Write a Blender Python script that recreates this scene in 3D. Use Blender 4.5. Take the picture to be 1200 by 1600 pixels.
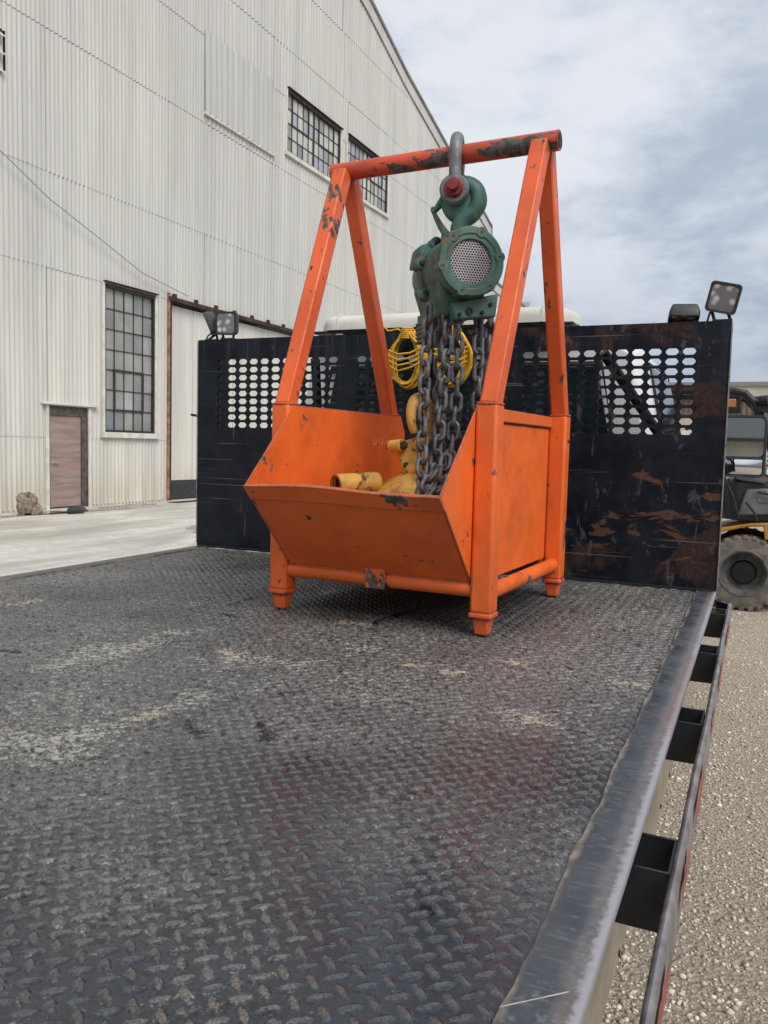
import bpy, bmesh, math, random
import numpy as np
from math import sin, cos, pi, radians, sqrt
from mathutils import Vector, Matrix

S = bpy.context.scene
for o in list(bpy.data.objects):
    bpy.data.objects.remove(o)
random.seed(7)
rng = np.random.default_rng(7)
COL = S.collection

# ------------------------------------------------------------------ camera
YAW, PIT, ROL = 0.427270348, -0.0794046492, 0.0256362074
CAM = Vector((1.34046, -3.34871, 0.524495))
_F = Vector((-sin(YAW) * cos(PIT), cos(YAW) * cos(PIT), sin(PIT)))
_R0 = Vector((cos(YAW), sin(YAW), 0))
_U0 = _R0.cross(_F)
_R = _R0 * cos(ROL) + _U0 * sin(ROL)
_U = -_R0 * sin(ROL) + _U0 * cos(ROL)
cam_d = bpy.data.cameras.new('camera')
cam = bpy.data.objects.new('camera', cam_d)
COL.objects.link(cam)
M = Matrix((( _R.x, _U.x, -_F.x, CAM.x), (_R.y, _U.y, -_F.y, CAM.y), (_R.z, _U.z, -_F.z, CAM.z), (0, 0, 0, 1)))
cam.matrix_world = M
cam_d.sensor_fit = 'VERTICAL'
cam_d.sensor_height = 36
cam_d.sensor_width = 27
cam_d.lens = 1278.43 * 36 / 1600
cam_d.clip_start = 0.02
cam_d.clip_end = 3000
S.camera = cam

# ------------------------------------------------------------------ light
S.view_settings.view_transform = 'Standard'
S.view_settings.look = 'None'
S.view_settings.exposure = 0.0
S.view_settings.gamma = 1
SUN_EL, SUN_AZ = radians(46), radians(124)      # azimuth clockwise from +Y: the sun stands to the right, slightly behind
world = bpy.data.worlds.new("World")
S.world = world
world.use_nodes = True


def sun_lamp():
    d = bpy.data.lights.new('sun', 'SUN')
    d.energy = 2.7
    d.angle = radians(34)
    d.color = (1.0, 0.95, 0.88)
    o = bpy.data.objects.new('sun', d)
    COL.objects.link(o)
    v = Vector((cos(SUN_EL) * sin(SUN_AZ), cos(SUN_EL) * cos(SUN_AZ), sin(SUN_EL)))
    o.rotation_euler = v.to_track_quat('Z', 'Y').to_euler()
    o.location = v * 60


sun_lamp()


# ------------------------------------------------------------------ node helper
class N:
    def __init__(s, tree):
        s.t = tree
        s.n = tree.nodes
        s.l = tree.links

    def node(s, kind, **kw):
        nd = s.n.new(kind)
        ins = kw.pop('ins', {})
        for k, v in kw.items():
            setattr(nd, k, v)
        for k, v in ins.items():
            s.set(nd, k, v)
        return nd

    def set(s, nd, k, v):
        if isinstance(v, bpy.types.NodeSocket):
            s.l.new(v, nd.inputs[k])
        else:
            nd.inputs[k].default_value = v

    def math(s, op, a, b=0.0, c=0.0, clamp=False):
        nd = s.n.new('ShaderNodeMath')
        nd.operation = op
        nd.use_clamp = clamp
        for i, v in enumerate((a, b, c)):
            s.set(nd, i, v)
        return nd.outputs[0]

    def mix(s, f, a, b, mode='MIX'):
        nd = s.n.new('ShaderNodeMix')
        nd.data_type = 'RGBA'
        nd.blend_type = mode
        s.set(nd, 0, f)
        for i, v in ((6, a), (7, b)):
            if not isinstance(v, bpy.types.NodeSocket) and len(v) == 3:
                v = (*v, 1)
            s.set(nd, i, v)
        return nd.outputs[2]

    def ramp(s, f, a, b, v0=0.0, v1=1.0):
        nd = s.n.new('ShaderNodeMapRange')
        nd.interpolation_type = 'SMOOTHSTEP'
        s.set(nd, 0, f)
        for i, v in enumerate((a, b, v0, v1)):
            s.set(nd, i + 1, v)
        return nd.outputs[0]

    def noise(s, vec, scale, detail=4, rough=0.55, dist=0.0):
        nd = s.node('ShaderNodeTexNoise', ins={'Scale': scale, 'Detail': detail, 'Roughness': rough, 'Distortion': dist})
        s.l.new(vec, nd.inputs['Vector'])
        return nd.outputs['Fac']

    def coords(s, kind='Object', scale=(1, 1, 1), loc=(0, 0, 0), rot=(0, 0, 0)):
        tc = s.n.new('ShaderNodeTexCoord')
        mp = s.node('ShaderNodeMapping')
        mp.inputs['Scale'].default_value = scale
        mp.inputs['Location'].default_value = loc
        mp.inputs['Rotation'].default_value = rot
        s.l.new(tc.outputs[kind], mp.inputs['Vector'])
        return mp.outputs[0]

    def attr(s, name):
        nd = s.n.new('ShaderNodeAttribute')
        nd.attribute_name = name
        return nd.outputs['Fac']


# ------------------------------------------------------------------ sky
def build_sky():
    w = N(world.node_tree)
    w.n.clear()
    sky = w.node('ShaderNodeTexSky', sky_type='NISHITA')
    sky.sun_disc = False
    sky.sun_elevation = SUN_EL
    sky.sun_rotation = SUN_AZ
    sky.air_density = 1.2
    sky.dust_density = 2.0
    tc = w.n.new('ShaderNodeTexCoord')
    sep = w.n.new('ShaderNodeSeparateXYZ')
    w.l.new(tc.outputs['Generated'], sep.inputs[0])
    z = w.math('MAXIMUM', sep.outputs[2], 0.0)
    den = w.math('ADD', z, 0.34)
    cmb = w.n.new('ShaderNodeCombineXYZ')
    w.l.new(w.math('DIVIDE', sep.outputs[0], den), cmb.inputs[0])
    w.l.new(w.math('DIVIDE', sep.outputs[1], den), cmb.inputs[1])
    w.l.new(w.math('MULTIPLY', z, 1.2), cmb.inputs[2])
    v = cmb.outputs[0]
    n1 = w.noise(v, 1.9, 8, 0.56, 0.25)
    n2 = w.noise(v, 4.6, 7, 0.6, 0.15)
    nn = w.math('ADD', w.math('MULTIPLY', n1, 0.68), w.math('MULTIPLY', n2, 0.32))
    m = w.ramp(nn, 0.39, 0.565)
    hor = w.ramp(z, 0.02, 0.33)          # a grey-blue bank of cloud lies along the horizon
    m = w.math('MULTIPLY', m, w.math('ADD', w.math('MULTIPLY', hor, 0.75), 0.25))
    grey = w.mix(hor, (3.3, 4.1, 5.5), (4.7, 5.4, 6.6))
    white = (8.6, 8.9, 9.4, 1)
    cl = w.mix(m, grey, white)
    out = w.mix(0.88, sky.outputs[0], cl)
    bg = w.node('ShaderNodeBackground', ins={'Strength': 0.1})
    w.l.new(out, bg.inputs['Color'])
    o = w.n.new('ShaderNodeOutputWorld')
    w.l.new(bg.outputs[0], o.inputs[0])


build_sky()


# ------------------------------------------------------------------ materials
def new_mat(name):
    m = bpy.data.materials.new(name)
    m.use_nodes = True
    t = N(m.node_tree)
    b = m.node_tree.nodes['Principled BSDF']
    return m, t, b


def bump(t, b, h, strength=0.3, dist=0.01):
    bp = t.node('ShaderNodeBump', ins={'Strength': strength, 'Distance': dist})
    t.l.new(h, bp.inputs['Height'])
    t.l.new(bp.outputs[0], b.inputs['Normal'])
    return bp


def simple(name, col, rough=0.5, metal=0.0, var=0.15, scale=8.0, bmp=0.0, bscale=60, coat=0.0):
    m, t, b = new_mat(name)
    v = t.coords()
    n = t.noise(v, scale, 5, 0.6)
    lo = tuple(c * (1 - var) for c in col)
    hi = tuple(min(1, c * (1 + var)) for c in col)
    t.set(b, 'Base Color', t.mix(t.ramp(n, 0.3, 0.7), lo, hi))
    n2 = t.noise(v, scale * 3, 4)
    t.set(b, 'Roughness', t.ramp(n2, 0.3, 0.7, max(0.02, rough - 0.1), min(1, rough + 0.1)))
    b.inputs['Metallic'].default_value = metal
    b.inputs['Coat Weight'].default_value = coat
    if bmp:
        bump(t, b, t.noise(v, bscale, 4), bmp, 0.004)
    return m


def worn_paint(name, paint, under=(0.05, 0.042, 0.038), rough=0.42, chip=0.66, edge=0.0, chip_scale=9, dirt=(0.12, 0.06, 0.03),
               dirt_amt=0.35, dlo=0.5, spec=0.5, stretch=(1, 1, 1), chip2=0.72, var=0.12, bmp=0.12):
    """paint with chips down to dark steel, rubbed corners and grime"""
    m, t, b = new_mat(name)
    v = t.coords(scale=stretch)
    vr = t.coords()
    n = t.noise(vr, 5, 4, 0.6)
    lo = tuple(c * (1 - var) for c in paint)
    hi = tuple(min(1, c * (1 + var)) for c in paint)
    col = t.mix(t.ramp(n, 0.3, 0.7), lo, hi)
    d = t.noise(v, 3.2, 7, 0.68)
    col = t.mix(t.math('MULTIPLY', t.ramp(d, dlo, dlo + .2), dirt_amt), col, dirt)
    sp = t.noise(vr, 85, 3, 0.6)
    col = t.mix(t.math('MULTIPLY', t.ramp(sp, 0.66, 0.74), 0.55), col, dirt)
    c1 = t.noise(v, chip_scale, 8, 0.62, 0.35)
    gate = t.noise(vr, 2.3, 3, 0.5)
    chipv = t.math('ADD', c1, t.math('MULTIPLY', t.math('SUBTRACT', gate, 0.5), 0.22))
    mask = t.ramp(chipv, chip, chip + 0.012)
    c2 = t.noise(v, chip_scale * 4.5, 5, 0.6)
    mask = t.math('MAXIMUM', mask, t.ramp(c2, chip2, chip2 + 0.015))
    sc_ = t.node('ShaderNodeMapping')
    sc_.inputs['Scale'].default_value = (9, 9, 70)
    sc_.inputs['Rotation'].default_value = (0.5, 0.35, 0.2)
    t.l.new(vr, sc_.inputs['Vector'])
    scn = t.noise(sc_.outputs[0], 1.0, 4, 0.6, 0.3)
    mask = t.math('MAXIMUM', mask, t.math('MULTIPLY', t.ramp(scn, 0.735, 0.76), 0.8))
    if edge > 0:
        bv = t.node('ShaderNodeBevel', samples=4, ins={'Radius': edge})
        ge = t.n.new('ShaderNodeNewGeometry')
        vm = t.node('ShaderNodeVectorMath', operation='DOT_PRODUCT')
        t.l.new(bv.outputs[0], vm.inputs[0])
        t.l.new(ge.outputs['Normal'], vm.inputs[1])
        e = t.math('SUBTRACT', 1.0, vm.outputs['Value'])
        en = t.noise(vr, 30, 6, 0.65)
        em = t.ramp(t.math('ADD', t.math('MULTIPLY', e, 2.2), t.math('MULTIPLY', en, 0.9)), 0.60, 0.66)
        em = t.math('MULTIPLY', em, t.ramp(e, 0.02, 0.06))
        mask = t.math('MAXIMUM', mask, em)
    un = t.mix(t.ramp(t.noise(vr, 40, 4), 0.4, 0.6), under, tuple(c * 2.2 for c in under))
    t.set(b, 'Base Color', t.mix(mask, col, un))
    rn = t.ramp(t.noise(vr, 14, 5), 0.3, 0.7, rough - 0.08, rough + 0.14)
    t.set(b, 'Roughness', t.math('ADD', rn, t.math('MULTIPLY', mask, 0.2)))
    b.inputs['Specular IOR Level'].default_value = spec
    h = t.math('SUBTRACT', t.math('MULTIPLY', t.noise(vr, 45, 4), 0.35), mask)
    bump(t, b, h, bmp * 3, 0.0012)
    return m


MT = {}
MT['chalk'] = simple('pale_chalk', (0.62, 0.30, 0.20), 0.9)
MT['orange'] = worn_paint('orange_paint', (0.73, 0.130, 0.020), edge=0.007, chip=0.65, chip2=0.682, dirt=(0.24, 0.05, 0.015), dirt_amt=0.4)
MT['orange_top'] = worn_paint('orange_paint_rubbed', (0.56, 0.075, 0.028), edge=0.008, chip=0.55, chip_scale=11, chip2=0.70,
                              dirt=(0.16, 0.035, 0.015), dirt_amt=0.7, stretch=(.5, 1, 1))
MT['orange_brace'] = worn_paint('orange_paint_chipped', (0.68, 0.110, 0.026), edge=0.010, chip=0.615, chip2=0.66, stretch=(1, 1, 0.55), dirt=(0.2, 0.045, 0.015))
MT['orange_post'] = worn_paint('orange_paint_scuffed', (0.73, 0.130, 0.020), edge=0.009, chip=0.635, chip2=0.67, stretch=(1, 1, 0.6), dirt=(0.2, 0.05, 0.015))
MT['green'] = worn_paint('green_enamel', (0.052, 0.155, 0.130), under=(0.13, 0.055, 0.03), edge=0.006, chip=0.60, chip2=0.66, rough=0.5, dirt=(0.02, 0.03, 0.022), dlo=0.43,
                         dirt_amt=0.75, bmp=0.25)
MT['yellow'] = worn_paint('yellow_enamel', (0.56, 0.315, 0.055), under=(0.08, 0.045, 0.02), edge=0.009, chip=0.575, chip2=0.66, rough=0.5, dirt=(0.16, 0.09, 0.03), dlo=0.40,
                          dirt_amt=0.85, chip_scale=12, bmp=0.3)
MT['fork_yellow'] = worn_paint('forklift_yellow', (0.40, 0.20, 0.035), edge=0.0, chip=0.68, rough=0.4, dirt=(0.15, 0.09, 0.04), dirt_amt=0.6)
MT['black_gloss'] = worn_paint('black_paint', (0.010, 0.013, 0.019), under=(0.06, 0.045, 0.035), rough=0.38, chip=0.68, chip2=0.72, dirt=(0.03, 0.026, 0.022), dirt_amt=0.4)
MT['chain'] = simple('galvanised_chain', (0.125, 0.127, 0.138), 0.5, 0.3, 0.45, 30, 0.35, 150)
MT['shackle'] = simple('galvanised_forging', (0.17, 0.175, 0.19), 0.55, 0.3, 0.3, 25, 0.3, 120)
MT['pin_red'] = simple('pin_red_paint', (0.17, 0.014, 0.018), 0.5, 0, 0.3, 40, 0.2, 90)
MT['rubber'] = simple('black_rubber', (0.018, 0.018, 0.019), 0.75, 0, 0.3, 10, 0.3, 80)
MT['tyre_dusty'] = simple('dusty_tyre_rubber', (0.145, 0.127, 0.108), 0.9, 0, 0.35, 9, 0.4, 60)
MT['rim'] = simple('dusty_grey_rim', (0.10, 0.10, 0.098), 0.6, 0.2, 0.4, 12, 0.2, 60)
MT['dark'] = simple('dark_metal', (0.012, 0.012, 0.013), 0.5, 0.2, 0.2, 8)
MT['dark_grey'] = simple('dark_grey_cast', (0.035, 0.037, 0.042), 0.5, 0.1, 0.25, 6, 0.15)
MT['mid_grey'] = simple('grey_plastic', (0.13, 0.135, 0.145), 0.45, 0, 0.2, 6)
MT['white_paint'] = simple('white_truck_paint', (0.68, 0.69, 0.70), 0.28, 0, 0.06, 3, 0, 60, 0.4)
MT['lightbar'] = simple('cream_plastic', (0.60, 0.59, 0.53), 0.38, 0, 0.14, 5, 0.05, 40)
MT['aluminium'] = simple('dusty_aluminium', (0.30, 0.26, 0.20), 0.45, 0.3, 0.25, 5, 0.1, 30)
MT['steel'] = simple('rubbed_steel', (0.30, 0.29, 0.30), 0.38, 0.75, 0.35, 14, 0.2, 70)
MT['rope'] = simple('yellow_rope', (0.62, 0.36, 0.022), 0.7, 0, 0.3, 60, 0.5, 300)
MT['red_tape'] = simple('red_reflective_tape', (0.36, 0.03, 0.03), 0.4, 0, 0.35, 25)
MT['white_trim'] = simple('cream_painted_trim', (0.60, 0.585, 0.52), 0.6, 0, 0.14, 4, 0.1, 40)
MT['mullion'] = simple('dark_window_steel', (0.028, 0.024, 0.022), 0.6, 0, 0.4, 8)
MT['rust'] = simple('rusty_steel', (0.30, 0.15, 0.08), 0.8, 0, 0.5, 5, 0.3, 40)
MT['dark_rust'] = simple('dark_rusty_rail', (0.045, 0.022, 0.014), 0.8, 0, 0.6, 5, 0.3, 40)
MT['silver'] = simple('silver_metal', (0.55, 0.55, 0.56), 0.3, 0.9, 0.1, 8)
MT['cable'] = simple('grey_cable', (0.25, 0.25, 0.24), 0.7)
MT['amber'] = simple('amber_lens', (0.75, 0.22, 0.03), 0.25)
MT['amber_dull'] = simple('dull_amber_lens', (0.42, 0.17, 0.06), 0.4)
MT['skin'] = simple('skin', (0.42, 0.22, 0.15), 0.5, 0, 0.06)
MT['blue_cloth'] = simple('blue_shirt', (0.03, 0.07, 0.28), 0.9, 0, 0.2, 12, 0.2, 60)
MT['dark_cloth'] = simple('dark_trousers', (0.025, 0.028, 0.035), 0.9, 0, 0.2, 12, 0.2, 60)
MT['sack'] = simple('brown_sacking', (0.25, 0.20, 0.155), 0.85, 0, 0.45, 14, 0.5, 40)
MT['bag_black'] = simple('black_plastic', (0.02, 0.027, 0.032), 0.35, 0, 0.3, 10)
MT['asphalt_felt'] = simple('grey_roofing', (0.22, 0.21, 0.2), 0.85, 0, 0.15, 2)
MT['brown_wall'] = simple('brown_cladding', (0.16, 0.12, 0.10), 0.8, 0, 0.2, 0.8)
MT['beige_wall'] = simple('beige_cladding', (0.46, 0.43, 0.36), 0.8, 0, 0.1, 0.8)
MT['concrete_kerb'] = simple('concrete_base', (0.30, 0.28, 0.25), 0.85, 0, 0.25, 4, 0.3, 30)


def glass_dark():
    m, t, b = new_mat('dark_glass')
    b.inputs['Base Color'].default_value = (0.012, 0.02, 0.02, 1)
    b.inputs['Roughness'].default_value = 0.06
    return m


MT['glass_dark'] = glass_dark()


def mirror_glass():
    m, t, b = new_mat('mirror_glass')
    b.inputs['Base Color'].default_value = (0.8, 0.82, 0.8, 1)
    b.inputs['Metallic'].default_value = 1
    b.inputs['Roughness'].default_value = 0.02
    return m


MT['mirror'] = mirror_glass()


def pane(name, col, rough):
    m, t, b = new_mat(name)
    v = t.coords()
    n = t.noise(v, 1.4, 5, 0.65)
    c = t.mix(t.ramp(n, 0.3, 0.75), tuple(x * 0.8 for x in col), tuple(x * 1.15 for x in col))
    t.set(b, 'Base Color', c)
    b.inputs['Roughness'].default_value = rough
    return m


MT['pane_a'] = pane('frosted_pane', (0.30, 0.31, 0.29), 0.35)
MT['pane_b'] = pane('dusty_pane', (0.24, 0.25, 0.25), 0.25)
MT['pane_c'] = pane('clear_blue_pane', (0.22, 0.245, 0.28), 0.12)
MT['pane_w'] = pane('white_pane', (0.52, 0.52, 0.48), 0.35)
MT['pane_l'] = pane('pale_blue_pane', (0.38, 0.39, 0.43), 0.25)


def lamp_lens():
    m, t, b = new_mat('lamp_lens')
    v = t.coords()
    vo = t.node('ShaderNodeTexVoronoi', ins={'Scale': 32.0})
    t.l.new(v, vo.inputs['Vector'])
    c = t.mix(t.ramp(vo.outputs['Distance'], 0.1, 0.55), (0.62, 0.62, 0.64), (0.16, 0.16, 0.18))
    t.set(b, 'Base Color', c)
    b.inputs['Roughness'].default_value = 0.16
    b.inputs['Coat Weight'].default_value = 0.6
    return m


MT['lens'] = lamp_lens()


def deck_mat(name, lug):
    """painted tread plate: worn lug crowns, chalky dust, oily wet spots, old red paint"""
    m, t, b = new_mat(name)
    v = t.coords()
    ge = t.n.new('ShaderNodeNewGeometry')
    pos = ge.outputs['Position']
    nl = t.noise(pos, 2.2, 5, 0.6)
    nm = t.noise(pos, 14, 6, 0.65)
    nf = t.noise(pos, 160, 5, 0.7)
    st = t.node('ShaderNodeMapping')
    st.inputs['Scale'].default_value = (5, 34, 1)
    st.inputs['Rotation'].default_value = (0, 0, 0.5)
    t.l.new(pos, st.inputs['Vector'])
    ns = t.noise(st.outputs[0], 5, 5, 0.7)
    near = t.attr('near')
    film = t.attr('film')
    wear = t.attr('wear')
    rim = t.attr('rim')
    dust = t.attr('dust')
    nk = t.noise(pos, 55, 4, 0.7)
    n9 = t.noise(pos, 330, 3, 0.6)
    # dark blue-black paint between the lugs
    col = t.mix(t.ramp(nl, 0.35, 0.65), (0.009, 0.012, 0.018), (0.022, 0.027, 0.036))
    fine = t.ramp(t.math('ADD', t.math('MULTIPLY', n9, 0.5), t.math('MULTIPLY', nf, 0.5)), 0.52, 0.66)
    col = t.mix(t.math('MULTIPLY', fine, 0.28), col, (0.13, 0.13, 0.125))
    # rubbed grey-brown crowns
    crown = t.ramp(t.math('ADD', wear, t.math('MULTIPLY', t.math('SUBTRACT', nf, 0.5), 0.9)), 0.16, 0.5)
    cc = t.mix(t.ramp(n9, 0.35, 0.65), (0.060, 0.053, 0.047), (0.165, 0.15, 0.132))
    col = t.mix(t.math('MULTIPLY', crown, t.math('ADD', 0.55, t.math('MULTIPLY', near, 0.4))), col, cc)
    dm = t.math('ADD', dust, t.math('MULTIPLY', t.math('SUBTRACT', nf, 0.5), 2.4))
    dm = t.math('ADD', dm, t.math('MULTIPLY', t.math('SUBTRACT', nk, 0.5), 3.0))
    dm = t.math('ADD', dm, t.math('MULTIPLY', rim, t.math('ADD', t.math('MULTIPLY', dust, 1.0), 0.25)))
    dm = t.math('SUBTRACT', dm, t.math('MULTIPLY', wear, 0.5))
    dmask = t.ramp(dm, 0.45, 1.0)
    scr = t.ramp(ns, 0.62, 0.72)
    dmask = t.math('MAXIMUM', dmask, t.math('MULTIPLY', scr, 0.4))
    # grey dust film, heaviest towards the middle and the front; caught round the feet of the lugs
    grain = t.ramp(t.math('ADD', t.math('MULTIPLY', nk, 0.5), t.math('MULTIPLY', nf, 0.5)), 0.42, 0.62)
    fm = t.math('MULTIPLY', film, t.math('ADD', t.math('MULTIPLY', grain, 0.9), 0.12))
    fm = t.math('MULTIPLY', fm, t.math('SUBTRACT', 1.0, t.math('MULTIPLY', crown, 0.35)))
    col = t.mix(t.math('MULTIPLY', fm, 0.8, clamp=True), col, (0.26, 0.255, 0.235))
    rmk = t.math('MULTIPLY', rim, t.ramp(nf, 0.42, 0.62))
    col = t.mix(t.math('MULTIPLY', rmk, t.math('ADD', 0.16, t.math('MULTIPLY', film, 0.75))), col, (0.40, 0.385, 0.35))
    pit = t.ramp(t.math('ADD', nk, t.math('MULTIPLY', nm, 0.5)), 0.68, 0.60)
    col = t.mix(t.math('MULTIPLY', pit, 0.8), col, (0.008, 0.009, 0.012))
    col = t.mix(t.math('MULTIPLY', dmask, 0.55), col, (0.42, 0.40, 0.355))
    gl = t.attr('gloss')
    gm = t.ramp(t.math('ADD', gl, t.math('MULTIPLY', t.math('SUBTRACT', nl, 0.5), 1.2)), 0.2, 0.7)
    col = t.mix(t.math('MULTIPLY', gm, t.math('MULTIPLY', near, 0.6)), col, (0.020, 0.026, 0.036))
    tan = t.attr('tan')
    tn = t.math('ADD', t.math('MULTIPLY', t.math('SUBTRACT', nk, 0.5), 2.6), t.math('MULTIPLY', t.math('SUBTRACT', nf, 0.5), 1.6))
    tm = t.ramp(t.math('ADD', tan, tn), 0.5, 1.0)
    col = t.mix(t.math('MULTIPLY', tm, 0.65), col, (0.42, 0.36, 0.26))
    red = t.attr('red')
    rm = t.math('MULTIPLY', red, t.ramp(nf, 0.35, 0.65))
    col = t.mix(t.math('MULTIPLY', rm, 0.13), col, (0.15, 0.055, 0.055))
    wet = t.attr('wet')
    wn = t.ramp(t.math('ADD', wet, t.math('ADD', t.math('MULTIPLY', t.math('SUBTRACT', nk, 0.5), 2.2), t.math('MULTIPLY', t.math('SUBTRACT', nm, 0.5), 1.0))), 0.55, 0.75)
    col = t.mix(wn, col, (0.006, 0.007, 0.009))
    t.set(b, 'Base Color', col)
    # damp, smooth film in patches
    r = t.math('SUBTRACT', t.ramp(nm, 0.3, 0.7, 0.28, 0.40), t.math('MULTIPLY', gm, 0.18))
    r = t.math('ADD', r, t.math('MULTIPLY', dmask, 0.3))
    r = t.math('ADD', r, t.math('MULTIPLY', fm, 0.2))
    r = t.math('ADD', r, t.math('MULTIPLY', crown, t.math('SUBTRACT', 0.16, t.math('MULTIPLY', gm, 0.14))))
    r = t.math('SUBTRACT', r, t.math('MULTIPLY', wn, 0.2))
    r = t.math('SUBTRACT', r, t.math('MULTIPLY', near, 0.05))
    t.set(b, 'Roughness', t.math('MAXIMUM', r, 0.12))
    b.inputs['Specular IOR Level'].default_value = 0.65
    bump(t, b, t.math('ADD', t.math('MULTIPLY', nf, 0.6), t.math('ADD', t.math('MULTIPLY', nm, 1.0), t.math('MULTIPLY', nk, 1.0))), 0.22, 0.0010)
    return m


MT['deck'] = deck_mat('tread_plate', True)


LK, LC = 0.944, -3.7207      # one long bright scratch across the edge plate


def strip_mat():
    m, t, b = new_mat('smooth_edge_plate')
    v = t.coords()
    vs = t.coords(scale=(1, 0.12, 1))
    sep = t.n.new('ShaderNodeSeparateXYZ')
    t.l.new(t.coords(), sep.inputs[0])
    x = t.math('ABSOLUTE', sep.outputs[0])
    nm = t.noise(v, 10, 6, 0.65)
    nf = t.noise(v, 90, 5, 0.7)
    vx = t.coords(scale=(1, 6, 1), rot=(0, 0, 0.15))
    sc = t.noise(vx, 22, 5, 0.65)
    col = t.mix(t.ramp(nm, 0.35, 0.65), (0.020, 0.026, 0.035), (0.048, 0.054, 0.062))
    col = t.mix(t.math('MULTIPLY', t.ramp(sc, 0.52, 0.75), 0.55), col, (0.15, 0.15, 0.15))
    band = t.ramp(t.math('ADD', x, t.math('MULTIPLY', t.math('SUBTRACT', nm, 0.5), 0.03)), 1.184, 1.203)
    col = t.mix(t.math('MULTIPLY', band, 0.42), col, t.mix(t.ramp(nf, 0.4, 0.6), (0.17, 0.115, 0.10), (0.20, 0.19, 0.18)))
    ln = t.math('ABSOLUTE', t.math('SUBTRACT', sep.outputs[1], t.math('ADD', t.math('MULTIPLY', sep.outputs[0], LK), LC)))
    lm = t.math('MULTIPLY', t.ramp(t.math('ADD', ln, t.math('MULTIPLY', t.math('SUBTRACT', nf, 0.5), 0.002)), 0.0015, 0.0003), t.ramp(sep.outputs[0], 1.204, 1.200))
    col = t.mix(t.math('MULTIPLY', lm, 0.9), col, (0.5, 0.47, 0.44))
    sm = t.noise(t.coords(scale=(1, 1, 1)), 45, 7, 0.75)
    col = t.mix(t.math('MULTIPLY', t.ramp(sm, 0.56, 0.7), 0.5), col, (0.19, 0.19, 0.185))
    # rubbed bright outer arris
    e1 = t.ramp(t.math('ADD', x, t.math('MULTIPLY', t.math('SUBTRACT', nf, 0.5), 0.02)), 1.206, 1.216)
    col = t.mix(t.math('MULTIPLY', e1, 0.8), col, (0.30, 0.29, 0.325))
    r0 = t.ramp(t.math('ADD', x, t.math('MULTIPLY', t.math('SUBTRACT', nm, 0.5), 0.05)), 1.19, 1.208)
    r0 = t.math('MULTIPLY', r0, t.ramp(t.noise(vs, 9, 4), 0.5, 0.6))
    col = t.mix(t.math('MULTIPLY', r0, 0.45), col, (0.16, 0.07, 0.055))
    # weld seam and trapped dirt on the inner side
    e2 = t.ramp(t.math('ADD', x, t.math('MULTIPLY', t.math('SUBTRACT', nm, 0.5), 0.035)), 1.160, 1.150)
    col = t.mix(t.math('MULTIPLY', e2, t.ramp(t.noise(v, 16, 5, 0.7), 0.35, 0.6, 0.1, 0.85)), col, (0.25, 0.21, 0.155))
    t.set(b, 'Base Color', col)
    t.set(b, 'Roughness', t.math('ADD', t.ramp(nm, 0.3, 0.7, 0.3, 0.5), t.math('MULTIPLY', e2, 0.3)))
    b.inputs['Specular IOR Level'].default_value = 0.6
    bump(t, b, t.math('ADD', nf, t.math('MULTIPLY', nm, 1.5)), 0.3, 0.0012)
    return m


MT['strip'] = strip_mat()


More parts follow.
